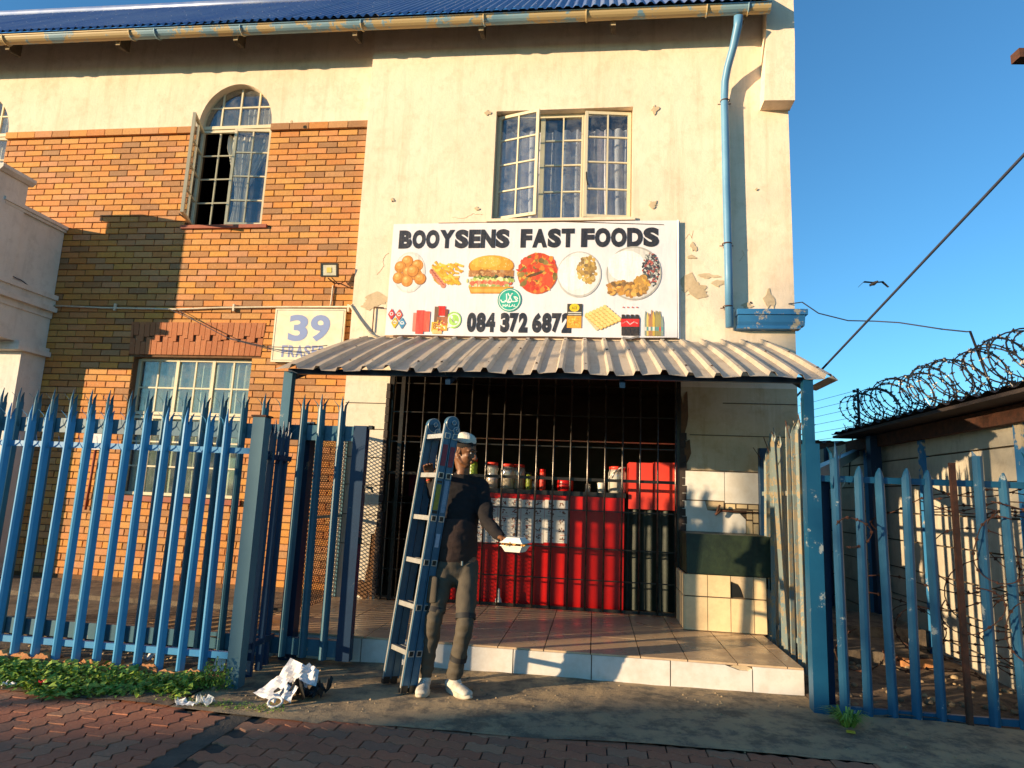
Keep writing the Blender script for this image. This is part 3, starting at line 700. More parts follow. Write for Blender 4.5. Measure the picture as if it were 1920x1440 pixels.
# tiled pier base ---------------------------------------------
YT = 7.172
def tilebox(x0, x1, z0, z1, mat, Y=YT, par=bld, nm='wall_tile', d=.022):
    m2 = MB(); m2.box(x0+.003, x1-.003, Y+jit(.001), Y+d, z0+.003, z1-.003); return m2.build(nm, mat, par)
b = MB(); b.box(.912, 1.70, YT+.012, 7.198, 1.07, 1.725); b.build('tile_backing', M['grout'], bld)
tilebox(.915, 1.352, 1.41, 1.715, M['white']); tilebox(1.352, 1.695, 1.39, 1.715, M['white'])
m2 = MB(); m2.prism([(.918, 1.08), (.918, 1.402), (1.15, 1.402), (1.175, 1.31), (1.30, 1.30), (1.50, 1.29), (1.56, 1.23), (1.56, 1.10), (1.545, 1.08)], .022, 'y', YT); m2.build('wall_tile', M['white'], bld)
m2 = MB(); m2.prism([(1.155, 1.402), (1.18, 1.315), (1.34, 1.33), (1.34, 1.402)], .012, 'y', YT+.004); m2.build('wall_tile', M['bare'], bld)
for q in ((1.36, 1.46, 1.33, 1.385), (1.47, 1.58, 1.34, 1.385), (1.59, 1.69, 1.335, 1.385), (1.57, 1.63, 1.23, 1.32), (1.565, 1.63, 1.075, 1.22), (1.635, 1.69, 1.2, 1.33), (1.635, 1.69, 1.075, 1.19)):
    tilebox(*q, M['ctile'], YT+.003)
b = MB(); b.tube([(1.30, 7.10, 1.312), (1.5, 7.13, 1.308), (1.72, 7.15, 1.305)], .008, 6); b.tube([(1.25, 7.09, 1.27), (1.27, 7.1, 1.33), (1.29, 7.1, 1.37)], .012, 5)
b.tube([(1.24, 7.09, 1.27), (1.3, 7.1, 1.315)], .014, 5); tag(b.build('pipe_stub', M['rust']), 'rusty copper water pipe stub sticking out of the broken pier tiles', 'pipe')
blk = MB(); blk.box(.875, 1.60, 6.615, 7.17, .195, .70); blk.build('tiled_block', M['grout'], bld)
xs = [.868, 1.075, 1.286, 1.497, 1.612]
for i in range(4):
    for j, (z0, z1) in enumerate(((.205, .51), (.515, .715))):
        if i == 2 and j == 1: continue
        tilebox(xs[i], xs[i+1], z0, z1, M['ctile'], 6.597)
m2 = MB(); m2.prism([(1.41, .52), (1.385, .60), (1.36, .64), (1.29, .665), (1.29, .712), (1.494, .712), (1.494, .52)], .018, 'y', 6.60); m2.build('wall_tile', M['bare'], bld)
m2 = MB(); m2.prism([(1.292, .522), (1.405, .525), (1.38, .60), (1.355, .635), (1.292, .655)], .004, 'y', 6.609); m2.build('wall_hole', M['black'], bld)
for z0, z1 in ((.205, .51), (.515, .715)):
    for y0, y1 in ((6.60, 6.80), (6.80, 7.0), (7.0, 7.17)):
        m2 = MB(); m2.box(.855, .874, y0+.003, y1-.003, z0+.003, z1-.003); m2.build('wall_tile', M['ctile'], bld)
b = MB(); b.prism([(6.60, .72), (6.63, 1.09), (7.17, 1.09), (7.17, .72)], .77, 'x', .885); b.box(1.655, 1.70, 6.58, 6.9, .6, 1.09); b.build('green_board', M['greenpanel'], bld)

# ------------------------------------------------------------------ entrance step
st = tag(empty('entrance_step', (-.3, 5.4, 0)), kind='structure')
b = MB(); b.box(-2.9, 1.575, 5.425, 7.44, -.05, .185); b.build('step_core', M['grout'], st)
tx = [-2.93, -2.57, -2.2, -1.835, -1.47, -1.105, -.74, -.375, -.008, .375, .73, 1.098, 1.46, 1.578]
for i in range(len(tx)-1):
    ys = [5.405, 6.04, 6.66, 7.28] if i != 20 else []
    for j in range(3):
        m2 = MB(); m2.box(tx[i]+.004, tx[i+1]-.004, ys[j]+.004, ys[j+1]-.004, .186, .2+jit(.0008)); m2.build('floor_tile', M['floortile'], st)
rx = [-2.9, -2.33, -1.86, -1.25, -.615, .0, .60, 1.205, 1.578]
for i in range(len(rx)-1):
    m2 = MB()
    if i == 6: m2.prism([(rx[i]+.004, -.02), (rx[i+1]-.004, -.02), (rx[i+1]-.004, .165), (rx[i+1]-.03, .15), (rx[i+1]-.1, .152), (rx[i+1]-.2, .183), (rx[i]+.004, .186)], .018, 'y', 5.405)
    else: m2.box(rx[i]+.004, rx[i+1]-.004, 5.405, 5.423, -.02, .184)
    m2.build('riser_tile', M['wtile'], st)
m2 = MB(); m2.prism(ragged(1.12, .165, .09, .022, 14, 5), .004, 'y', 5.4195); m2.build('broken_edge', M['bare'], st)

# ------------------------------------------------------------------ awning
aw = empty('awning', (-.5, 5.05, 2.3), 'grey beige ribbed sheet awning on blue posts over the barred shopfront', 'awning')
def aprof(t):                     # t 0 at the wall, 1 at the front edge
    return 7.175+(5.03-7.175)*t, 3.115+(2.335-3.115)*t+.018*math.sin(PI*t)
def rib(u):                       # trapezoid section
    u = u % 1
    return 0 if u < .66 else (.036*(u-.66)/.08 if u < .74 else (.036 if u < .90 else .036*(1-(u-.90)/.10)))
NR = 22
for s in range(6):
    b = MB(); u0 = s*NR/6; u1 = (s+1)*NR/6+(.15 if s < 5 else 0); us = []
    k = int(math.floor(u0))
    while k <= u1+1:
        for q in (0, .33, .66, .74, .90): 
            if u0 <= k+q <= u1: us.append(k+q)
        k += 1
    us = sorted({u0, *us, u1}); vs = []; nt = 10
    for u in us:
        for j in range(nt+1):
            t = j/nt; y, z = aprof(t); xw = -2.86+(1.80+2.86)*u/NR; xf = -2.65+(1.745+2.65)*u/NR
            sag = .010*math.sin(u*1.7)*t
            vs.append((xw+(xf-xw)*t, y+jit(.001)-(.012*math.sin(u*2.9) if j == nt else 0), z+rib(u)+sag+.003*(s % 2)))
    b.add(vs, [(i*(nt+1)+j, (i+1)*(nt+1)+j, (i+1)*(nt+1)+j+1, i*(nt+1)+j+1) for i in range(len(us)-1) for j in range(nt)])
    b.build('awning_sheet', M['awning'], aw)
b = MB(); b.prism([(1.74, 2.36), (1.775, 2.325), (1.70, 2.345)], .5, 'y', 5.03); b.build('edge_flashing', M['awning'], aw)
b = MB(); b.box(-2.60, 1.63, 5.17, 5.21, 2.325, 2.37); b.build('front_beam', M['gate_dk'], aw)
b = MB(); b.box(-2.60, 1.63, 6.1, 6.14, 2.66, 2.71); b.build('beam', M['gate_dk'], aw)
for x in (-2.56, -1.2, .2, 1.58):
    b = MB(); b.bar((x, 5.12, 2.27), (x, 7.17, 3.04), .04, .04); b.build('rafter', M['gate_dk'], aw)
b = MB(); b.box(-2.60, -2.525, 5.10, 5.17, 0, 2.33); b.build('post', M['gate'], aw)
b = MB(); b.box(1.535, 1.605, 5.06, 5.13, 1.85, 2.33); b.build('post', M['fence_r'], aw)
b = MB()
for i in range(60):
    t = random.choice((.12, .5, .88)); y, z = aprof(t); u = random.randint(0, NR-1)+.82; x = -2.86+4.66*u/NR; xf = -2.65+4.395*u/NR
    b.lathe((x+(xf-x)*t, y, z+.036), [(.011, 0), (.009, .006), (.002, .009)], 6)
tag(b.build('awning_screws', M['rust'], aw), kind='stuff')

# ------------------------------------------------------------------ palisade fences
def pale_mesh(style, h, mat, w=.066, seed=0):
    rr = random.Random(seed); b = MB()
    prof = [(-w/2, .014), (-w*.24, -.014), (0, -.021), (w*.24, -.014), (w/2, .014)]
    def slab(rows):               # rows: list of (z, [(x,y)...]) front points; adds a 3 mm thick folded strip
        n = len(rows[0][1]); vs = []
        for z, pp in rows:
            vs += [(x, y, z) for x, y in pp] + [(x, y+.0045, z) for x, y in pp[::-1]]
        m = 2*n; fs = [(i*m+k, i*m+(k+1) % m, (i+1)*m+(k+1) % m, (i+1)*m+k) for i in range(len(rows)-1) for k in range(m)]
        fs += [tuple(range(m-1, -1, -1)), tuple((len(rows)-1)*m+k for k in range(m))]; b.add(vs, fs)
    if style == 'blunt':
        slab([(0, prof), (h-.075, prof), (h-.03, [(x*.62, y*.7) for x, y in prof]), (h, [(x*.16, y*.3) for x, y in prof])])
    elif style == 'trident':
        hb = h-.13; slab([(0, prof), (hb, prof)])
        slab([(hb, prof[1:4]), (hb+.05, [(x*.75, y) for x, y in prof[1:4]]), (h, [(x*.06, y*.3) for x, y in prof[1:4]])])
        for s in (-1, 1):
            a = [(s*w*.5, .010), (s*w*.32, -.012)]; c = [(s*w*.62, -.004), (s*w*.42, -.016)]; d = [(s*w*1.02, -.03), (s*w*.98, -.032)]
            slab([(hb, a), (hb+.045, c), (hb+.085, d)])
        for s in (-1, 1):
            z = h-.30; slab([(z-.04, [(s*w*.5, .004), (s*w*.40, -.01)]), (z+.0, [(s*w*.72, -.02), (s*w*.66, -.026)]), (z+.055, [(s*w*.78, -.03), (s*w*.77, -.031)])])
    elif style == 'cut':
        slab([(0, prof), (h, prof)])
        for s in (-1, 1): slab([(h, [(s*w*.5, .010), (s*w*.22, -.012)]), (h+.035, [(s*w*.5, .012), (s*w*.46, .008)])])
    return b.mesh('pale', mat)
def put_pales(root, mesh, pts, rz=0, z0=0, lean=.006):
    for x, y in pts:
        put('pale', random.choice(mesh) if isinstance(mesh, list) else mesh, root, (x, y, z0+jit(.006)), (jit(lean), jit(lean), rz+jit(.08)))
FX = [-4.93, -4.76, -4.585, -4.41, -4.24, -4.074, -3.901, -3.738, -3.572, -3.412, -3.249, -3.08, -2.915, -2.745]
f1 = empty('palisade_fence', (-3.5, 4.6, 0), 'bright blue spiked palisade fence along the pavement left of the entrance', 'fence')
pm1 = [pale_mesh('trident', 1.93, M['fence_l'], .066, i) for i in range(2)]
put_pales(f1, pm1, [(x, 4.60) for x in FX], 0, .015)
for z in (1.655, .205):
    b = MB()
    b.box(-5.3, -2.46, 4.618, 4.648, z-.004, z+.0); b.box(-5.3, -2.46, 4.612, 4.618, z-.044, z+.0); b.build('rail', M['fence_l'], f1)
b = MB(); b.box(-2.50, -2.405, 4.50, 4.595, -.02, 1.88); b.build('post', M['post_l'], f1)
b = MB(); b.box(-2.51, -2.395, 4.49, 4.605, 1.88, 1.893); b.build('post_cap', M['rust'], f1)
f2 = empty('palisade_fence', (-2.45, 4.8, 0), 'short return of dark blue pales between the corner post and the gate', 'fence')
put_pales(f2, pale_mesh('trident', 1.86, M['gate_dk'], .06, 5), [(-2.44, 4.72), (-2.45, 4.88), (-2.47, 5.01)], PI/2-.3, .03)
for z in (1.6, .24): b = MB(); b.box(-2.475, -2.435, 4.60, 5.045, z-.02, z+.02); b.build('rail', M['gate_dk'], f2)
GX = [-5.46, -5.283, -5.102, -4.927, -4.743, -4.555, -4.389, -4.215, -4.021, -3.839, -3.679, -3.509, -3.331, -3.15, -2.955, -2.777, -2.61, -2.434, -2.259, -2.091]
g1 = empty('sliding_gate', (-3.6, 5.2, 0), 'dark blue palisade sliding gate pushed open behind the left fence', 'gate')
put_pales(g1, [pale_mesh('trident', 2.09, M['gate'], .064, i+9) for i in range(2)], [(x, 5.17) for x in GX], 0, .06)
b = MB(); b.box(-5.9, -1.985, 5.195, 5.245, 1.77, 1.895); b.build('top_rail', M['gate'], g1)
b = MB(); b.box(-5.9, -1.985, 5.195, 5.245, .075, .20); b.build('bottom_rail', M['gate'], g1)
b = MB(); b.box(-1.985, -1.875, 5.18, 5.26, .055, 1.90); b.build('end_post', M['gate_dk'], g1)
b = MB(); b.box(-1.865, -1.83, 5.19, 5.25, 1.875, 1.905); b.bar((-1.87, 5.2, 1.405), (-1.79, 5.19, 1.395), .015, .02); b.bar((-1.80, 5.19, 1.40), (-1.785, 5.19, 1.36), .012, .012); b.box(-1.875, -1.855, 5.2, 5.22, .95, 1.0); b.build('gate_latch', M['black'], g1)
gp = MB(); gp.box(-2.50, -2.395, 5.275, 5.38, -.02, 1.92); tag(gp.build('gate_guide_post', M['gate_dk']), 'dark navy square guide post behind the blue gate beside the awning post', 'post')
for z in (1.55, .35): pass
# diamond mesh gate opened against the brick wing
mg = empty('mesh_gate', (-2.82, 6.7, .2), 'rusty diamond mesh gate leaf standing open beside the brick wall corner', 'gate')
b = MB(); y0, y1, z0, z1 = 6.13, 7.18, .10, 2.0
for a, c in (((y0, z0), (y0, z1)), ((y1, z0), (y1, z1)), ((y0, z0), (y1, z0)), ((y0, z1), (y1, z1)), ((y0, 1.08), (y1, 1.08))):
    b.bar((-2.82, a[0], a[1]), (-2.82, c[0], c[1]), .03, .03)
b.build('frame', M['post_l'], mg)
b = MB(); s = .042; H_, W_ = z1-z0, y1-y0
for k in range(int((H_+W_)/s)+1):
    c = k*s
    for sg in (1, -1):
        pts = []
        ya, za = (0, c) if c <= H_ else (c-H_, H_); yb, zb = (c, 0) if c <= W_ else (W_, c-W_)
        if sg < 0: ya, yb = W_-ya, W_-yb
        if abs(ya-yb) < .01: continue
        b.bar((-2.82+.004*sg, y0+ya, z0+za), (-2.82+.004*sg, y0+yb, z0+zb), .0045, .006)
tag(b.build('wire_mesh', M['rust'], mg), kind='stuff')
b = MB()
for z in (.45, .62, 1.2, 1.42, 1.6, 1.78, 1.95): b.bar((-2.83, 6.13, z), (-2.70, 5.98, z), .018, .02)
b.bar((-2.70, 5.98, .3), (-2.70, 5.98, 2.0), .03, .03); b.build('hinge_frame', M['gate_dk'], mg)

f3 = empty('palisade_fence', (3, 5.05, 0), 'deep blue weathered palisade fence in front of the right hand yard', 'fence')
bl = [pale_mesh('blunt', 1.69, M['fence_r'], .067, i+30) for i in range(2)]
put_pales(f3, bl, [(1.885, 5.03), (2.045, 5.03), (2.195, 5.03), (2.35, 5.03), (2.865, 5.03), (3.20, 5.03)], 0, .0, .018)
put_pales(f3, pale_mesh('trident', 1.87, M['fence_r'], .070, 41), [(1.735, 5.03), (3.03, 5.03)], 0, 0, .008)
put_pales(f3, pale_mesh('cut', 1.80, M['fence_r'], .070, 42), [(2.68, 5.03)], 0, 0, .01)
b = MB(); b.box(2.49, 2.525, 5.0, 5.03, 0, 1.74); b.build('rusty_pale', M['rust'], f3)
for z in (1.60, .025):
    b = MB(); b.box(1.62, 3.36, 5.052, 5.085, z-.022, z+.022); b.build('rail', M['fence_r'], f3)
b = MB(); b.box(1.525, 1.625, 5.03, 5.13, -.02, 1.85); b.build('post', M['fence_r'], f3)
b = MB(); b.box(1.635, 1.705, 5.14, 5.21, -.02, 1.62); b.build('post', M['gate_dk'], f3)
f4 = empty('palisade_fence', (1.66, 6, 0), 'worn blue palisade return running from the right awning post back to the shop wall', 'fence')
ys = [5.36+.145*i for i in range(11)]
for i, y in enumerate(ys):
    h = 2.08-.02*i+jit(.03); put('pale', pale_mesh('trident' if i % 4 else 'cut', h, M['fence_side'], .06, 50+i), f4, (1.665+jit(.012), y, .10), (jit(.03), jit(.03), PI/2+jit(.4)))
for z in (1.5, .30): b = MB(); b.box(1.675, 1.70, 5.15, 6.98, z-.02, z+.02); b.build('rail', M['fence_side'], f4)
b = MB(); b.box(1.66, 1.745, 6.95, 7.03, .1, 1.96); b.build('post', M['gate_dk'], f4)
b = MB()
for i in range(5):
    y = 5.5+i*.33; b.bar((1.64, y, 2.0-.04*i), (1.58+jit(.05), y-.05, 2.12-.04*i+jit(.03)), .006, .004); b.bar((1.69, y, 1.98-.04*i), (1.76, y+.03, 2.05-.04*i), .006, .004)
tag(b.build('barbs', M['rust'], f4), kind='stuff')
wp = MB(); wp.tube([(1.80, 7.17, 1.72), (1.80, 7.15, 1.55), (1.80, 7.15, .9)], .012, 8); wp.box(1.77, 1.83, 7.12, 7.19, 1.60, 1.66); tag(wp.build('water_pipe', M['white']), 'thin white vertical water pipe on the shop wall behind the worn fence', 'pipe')

# ------------------------------------------------------------------ broken brick kerb, weeds, litter
kb = empty('brick_kerb', (-3.7, 4.6, 0), 'broken orange brick kerb under the left blue fence', 'kerb')
x = -5.2; i = 0
while x < -2.62:
    w_ = .155+jit(.03); h = .085+jit(.03); b = MB(); n = 9; rr = random.Random(i)
    pol = [(x+w_*t, (h*(.65+.5*math.sin(PI*(.08+.84*t)))+rr.uniform(-.012, .012))) for t in [k/n for k in range(n+1)]]
    b.prism([(x, -.03)]+[(p, q) for p, q in pol]+[(x+w_, -.03)], .10+jit(.02), 'y', 4.565+jit(.012)); b.build('brick', M['kerb_brick'], kb); x += w_+.012; i += 1
def leaves(name, n, dist, size, mat, label=None, cat=None, up=.6, parent=None):
    b = MB()
    for i in range(n):
        x, y, z, s = dist(); a = random.random()*2*PI; t = random.uniform(.1, 1.1)*up; L = size*s*random.uniform(.6, 1.3); W = L*random.uniform(.32, .5)
        d = Vector((math.cos(a)*math.cos(t), math.sin(a)*math.cos(t), math.sin(t))); sd = Vector((-math.sin(a), math.cos(a), jit(.5))).normalized()
        p = Vector((x, y, z)); m = p+d*L*.5+Vector((0, 0, L*.12)); e = p+d*L-Vector((0, 0, L*.15))
        b.add([p, m-sd*W/2, e, m+sd*W/2, m+Vector((0, 0, -.1*W))], [(0, 1, 4), (1, 2, 4), (2, 3, 4), (3, 0, 4)])
    o = b.build(name, mat, parent)
    return tag(o, label, cat, kind='stuff')
def wd():
    x = random.uniform(-5.2, -2.62); e = pe(x)
    f = .5+.5*noise.noise(Vector((x*2.2, 0, 5))); dens = .20+.30*f+(.12 if x > -4 and x < -2.9 else 0)
    y = random.uniform(4.52-dens*.9, 4.56); c = max(0, 1-abs(y-4.4)/.3)
    if random.random() < .25: y -= random.random()*.10*f
    return x, y, random.uniform(0, .02+.095*c*(.2+f)), random.choice((.5, .8, 1.1, 1.5))
leaves('weeds', 5200, wd, .058, M['leaf'])
def wd2():
    a = random.random()*6.28; r = random.random()**.5*.13; return -2.55+r*math.cos(a), 4.46+r*math.sin(a)*.6, random.uniform(0, .24*(1-r/.2)), .9
b = leaves('weeds', 420, wd2, .036, M['leaf'], up=1.2)
def wd3():
    return random.uniform(-2.75, -1.9), random.uniform(4.1, 4.22), random.uniform(0, .02), .7
leaves('weeds', 420, wd3, .034, M['leaf'])
b = MB()
for i in range(130):
    a = random.random()*6.28; L = random.uniform(.07, .17); r0 = random.random()*.05; p = Vector((1.66+r0*math.cos(a), 4.80+r0*math.sin(a), 0)); d = Vector((math.cos(a), math.sin(a), 0)); s = Vector((-d.y, d.x, 0))*.005
    q = p+d*L*.4+Vector((0, 0, L*.6)); e = p+d*L*.95+Vector((0, 0, L*.45))
    b.add([p-s, p+s, q+s, q-s, e], [(0, 1, 2, 3), (3, 2, 4)])
tag(b.build('grass_tuft', M['leaf']), 'dark grass tuft growing at the foot of the right awning post', 'grass tuft', kind='stuff')
def crumple(name, c, sx, sy, h, mat, label, cat, seed, nn=7, rz=0, parent=None):
    rr = random.Random(seed); b = MB(); vs = []
    for i in range(nn+1):
        for j in range(nn+1):
            u, v = i/nn-.5, j/nn-.5; x, y = u*sx, v*sy; X = x*math.cos(rz)-y*math.sin(rz); Y = x*math.sin(rz)+y*math.cos(rz)
            vs.append((c[0]+X+rr.uniform(-.1, .1)*sx*.25, c[1]+Y+rr.uniform(-.1, .1)*sy*.25, c[2]+.004+h*abs(noise.noise(Vector((u*3, v*3, seed))))*2+rr.random()*h*.25))
    b.add(vs, [(i*(nn+1)+j, (i+1)*(nn+1)+j, (i+1)*(nn+1)+j+1, i*(nn+1)+j+1) for i in range(nn) for j in range(nn)])
    o = b.build(name, mat, parent)
    return tag(o, label, cat) if label else o
def plate(name, pts, mat, label, cat, th=.004):
    b = MB(); n = len(pts); P = [Vector(p) for p in pts]; nm = (P[1]-P[0]).cross(P[2]-P[0]).normalized()*th
    b.add(P+[p+nm for p in P], [tuple(range(n)), tuple(range(2*n-1, n-1, -1))]+[(i, (i+1) % n, (i+1) % n+n, i+n) for i in range(n)])
    return tag(b.build(name, mat), label, cat)
def sheetfold(pts, seed, label, mat='paper', nn=8, amp=.012):
    rr = random.Random(seed); b = MB(); a, c, d, e = [Vector(p) for p in pts]; vs = []; nm = (c-a).cross(e-a).normalized()
    for i in range(nn+1):
        for j in range(nn+1):
            u, v = i/nn, j/nn; p = (a*(1-u)+c*u)*(1-v)+(e*(1-u)+d*u)*v
            k = abs((u*3.1+v*1.3+seed) % 2-1)+.6*abs((v*2.7-u*.9+seed) % 2-1); q = p+nm*(amp*k*1.6+amp*.8*noise.noise(Vector((u*5, v*5, seed)))); q.z = max(q.z, .008); vs.append(q)
    b.add(vs, [(i*(nn+1)+j, (i+1)*(nn+1)+j, (i+1)*(nn+1)+j+1, i*(nn+1)+j+1) for i in range(nn) for j in range(nn)]); return tag(b.build('paper_sheet', M[mat]), label, 'paper')
sheetfold([(-2.12, 4.50, .09), (-1.88, 4.47, .05), (-1.90, 4.52, .17), (-2.06, 4.56, .21)], 1, 'white creased sheet of paper on top of the litter heap left of the ladder')
sheetfold([(-2.19, 4.34, .02), (-2.0, 4.24, .015), (-1.96, 4.36, .12), (-2.09, 4.43, .12)], 2, 'white creased card lying at the left front of the litter heap')
sheetfold([(-1.99, 4.44, .12), (-1.82, 4.45, .06), (-1.83, 4.50, .16), (-1.91, 4.52, .19)], 3, 'folded white paper on the right of the litter heap', amp=.02)
sheetfold([(-2.02, 4.27, .03), (-1.90, 4.25, .02), (-1.88, 4.32, .08), (-1.99, 4.35, .09)], 4, 'small creased scrap of paper at the front of the litter heap', amp=.018)
crumple('plastic_bag', (-1.93, 4.40, 0), .22, .22, .10, M['black'], 'crumpled black plastic bag under the white papers', 'plastic bag', 3)
crumple('plastic_bag', (-1.80, 4.45, 0), .12, .16, .10, M['trim'], 'small dark bag at the right of the litter heap', 'plastic bag', 13)
b = MB(); b.tube([(-1.99+.045*math.cos(a), 4.22+.035*math.sin(a), .03+.02*math.sin(a)) for a in [2*PI*i/14 for i in range(14)]], .008, 6, closed=True)
tag(b.build('paper_cup_rim', M['paper']), 'crushed white cup rim at the front of the litter heap', 'cup')
crumple('clear_wrapper', (-2.52, 4.10, 0), .13, .06, .035, M['bag'], 'crumpled clear plastic wrapper on the pavement edge, nearer the weeds', 'wrapper', 5)
crumple('clear_wrapper', (-2.41, 4.13, 0), .10, .06, .05, M['bag'], 'clear plastic cup lying on the pavement edge beside the concrete strip', 'wrapper', 6)
crumple('foil_wrapper', (-3.60, 4.17, .02), .06, .04, .025, M['red'], 'small red wrapper in the weeds at the left', 'wrapper', 7)
crumple('tissue', (-3.80, 4.13, .01), .08, .04, .03, M['paper'], 'white tissue in the weeds at the left edge', 'tissue', 8)
crumple('tissue', (-3.30, 4.88, .03), .14, .06, .06, M['paper'], 'white scrap of rag behind the fence on the ground', 'rag', 9)
plate('paper_sheet', [(-2.70, 4.66, .02), (-2.62, 4.66, .02), (-2.60, 4.68, .18), (-2.68, 4.68, .18)], M['paper'], 'small white card standing behind the last bright blue pale', 'paper')
plate('yellow_tag', [(1.59, 4.62, .012), (1.64, 4.61, .012), (1.65, 4.65, .012), (1.60, 4.66, .012)], simple('yellow_plastic', (.6, .5, .03), rough=.5), 'small yellow plastic tag on the concrete below the grass tuft', 'tag')
plate('cardboard_sheet', [(-3.75, 5.35, .21), (-2.95, 5.15, .16), (-2.72, 5.75, .29), (-3.55, 5.85, .22)], M['cardboard'], 'curled brown cardboard sheet lying behind the left fence', 'cardboard')
b = MB(); rr = random.Random(4)
for i in range(420):
    x, y = rr.uniform(-2.4, 2.4), rr.uniform(4.15, 5.35); s = rr.uniform(.003, .011); b.lathe((x, y, .0), [(s*.9, 0), (s, s*.5), (s*.4, s)], 5)
for i in range(500):
    x, y = rr.uniform(-5, -2.5), rr.uniform(4.1, 5.3); s = rr.uniform(.004, .02); b.lathe((x, y, .005), [(s*.9, 0), (s, s*.5), (s*.4, s)], 5)
for i in range(300):
    x, y = rr.uniform(1.7, 3.4), rr.uniform(5.1, 9); s = rr.uniform(.006, .04); b.lathe((x, y, .0), [(s*.9, 0), (s, s*.4), (s*.4, s*.8)], 5)
tag(b.build('gravel', M['apron']), 'loose gravel and crumbs on the concrete and soil', 'gravel', kind='stuff')

# ------------------------------------------------------------------ flat print helper
class Print:
    def __init__(s, warp): s.v = []; s.f = []; s.c = []; s.w = warp; s.k = 0
    def poly(s, pts, col, layer=None):
        s.k += 1; off = 3e-6*s.k if layer is None else layer
        b = len(s.v); s.v += [s.w(x, z, off) for x, z in pts]; s.f.append(list(range(b, b+len(pts)))); s.c.append(col)
    def tris(s, verts, faces, col):
        s.k += 1; b = len(s.v); s.v += [s.w(x, z, 3e-6*s.k) for x, z in verts]
        for f in faces: s.f.append([b+i for i in f]); s.c.append(col)
    def ell(s, cx, cz, rx, rz, col, n=18, rot=0, same=False):
        if same: s.k -= 1
        s.poly([(cx+rx*math.cos(a)*math.cos(rot)-rz*math.sin(a)*math.sin(rot), cz+rx*math.cos(a)*math.sin(rot)+rz*math.sin(a)*math.cos(rot)) for a in [2*PI*i/n for i in range(n)]], col)
    def rect(s, x0, x1, z0, z1, col): s.poly([(x0, z0), (x1, z0), (x1, z1), (x0, z1)], col)
    def line(s, pts, w, col):
        for (xa, za), (xb, zb) in zip(pts, pts[1:]):
            d = Vector((xb-xa, zb-za)); 
            if d.length < 1e-6: continue
            n = Vector((-d.y, d.x)).normalized()*w/2; e = d.normalized()*w*.3
            s.k -= 1; s.poly([(xa-e.x+n.x, za-e.y+n.y), (xa-e.x-n.x, za-e.y-n.y), (xb+e.x-n.x, zb+e.y-n.y), (xb+e.x+n.x, zb+e.y+n.y)], col)
        s.k += 1
    def text(s, body, x0, x1, z0, z1, col, bold=.03, shear=0):
        vs, fs = text_mesh(body, bold, shear); xa = min(v[0] for v in vs); xb = max(v[0] for v in vs); za = min(v[1] for v in vs); zb = max(v[1] for v in vs)
        s.tris([(x0+(x-xa)/(xb-xa)*(x1-x0), z0+(z-za)/(zb-za)*(z1-z0)) for x, z in vs], fs, col)
    def build(s, name, mat, parent=None):
        me = bpy.data.meshes.new(name); me.from_pydata(s.v, [], s.f); me.materials.append(mat)
        ca = me.color_attributes.new('Col', 'FLOAT_COLOR', 'CORNER'); i = 0
        for p, c in zip(me.polygons, s.c):
            for _ in p.loop_indices: ca.data[i].color = (*c, 1); i += 1
        return put(name, me, parent)
def text_mesh(body, bold=.03, shear=0):
    cu = bpy.data.curves.new('text', 'FONT'); cu.body = body; cu.offset = bold; cu.shear = shear; cu.resolution_u = 4
    ob = bpy.data.objects.new('text', cu); C.objects.link(ob); bpy.context.view_layer.update()
    me = bpy.data.meshes.new_from_object(ob.evaluated_get(bpy.context.evaluated_depsgraph_get()))
    vs = [(v.co.x, v.co.y) for v in me.vertices]; fs = [tuple(p.vertices) for p in me.polygons]
    bpy.data.objects.remove(ob); bpy.data.curves.remove(cu); bpy.data.meshes.remove(me); return vs, fs
def letters(pr, word, x0, x1, z0, z1, col, bold=.055, gap=.10, tall=1):
    """fit each letter to its own slot so the word reads as heavy condensed type"""
    wd_ = {'I': .5, '1': .62, ' ': .45, 'N': 1.08, 'A': 1.12, 'Y': 1.12, 'F': .86, 'E': .86, 'T': .98}
    tot = sum(wd_.get(c, 1) for c in word)+gap*(len(word)-1); u = (x1-x0)/tot; x = x0
    for c in word:
        w_ = wd_.get(c, 1)*u
        if c != ' ':
            o = .012 if c in 'OSCG0368925' else 0; pr.text(c, x, x+w_, z0-o*(z1-z0), z1+o*(z1-z0), col, bold)
        x += w_+gap*u

# ------------------------------------------------------------------ banner
BX0, BX1, BZ0, BZ1 = -2.452, .86, 3.155, 4.525
def bwarp(x, z, off=0):
    t = (z-BZ0)/(BZ1-BZ0); u = (x-BX0)/(BX1-BX0)
    return (x+.010*(1-t)*(u-.3), 7.160-.012*(1-t)-off, z+(.004*math.sin(u*14) if t < .01 else 0)+(.003*math.sin(u*9) if t > .99 else 0))
bn = empty('shop_banner', (-.8, 7.17, 3.84), 'white vinyl shop banner with black lettering and food pictures above the awning', 'banner')
b = MB(); nx, nz = 120, 36; vs = []
for i in range(nx+1):
    for j in range(nz+1):
        vs.append(bwarp(BX0+(BX1-BX0)*i/nx, BZ0+(BZ1-BZ0)*j/nz, -.001))
b.add(vs, [(i*(nz+1)+j, (i+1)*(nz+1)+j, (i+1)*(nz+1)+j+1, i*(nz+1)+j+1) for i in range(nx) for j in range(nz)], 0, True)
vinyl = NT('white_vinyl'); p_ = vinyl.pos(); cc = vinyl.mix(vinyl.ramp(vinyl.noise(p_, 2.5, 5, .6), [(.35, 0.), (.7, 1.)]), (.74, .71, .73), (.66, .63, .66))
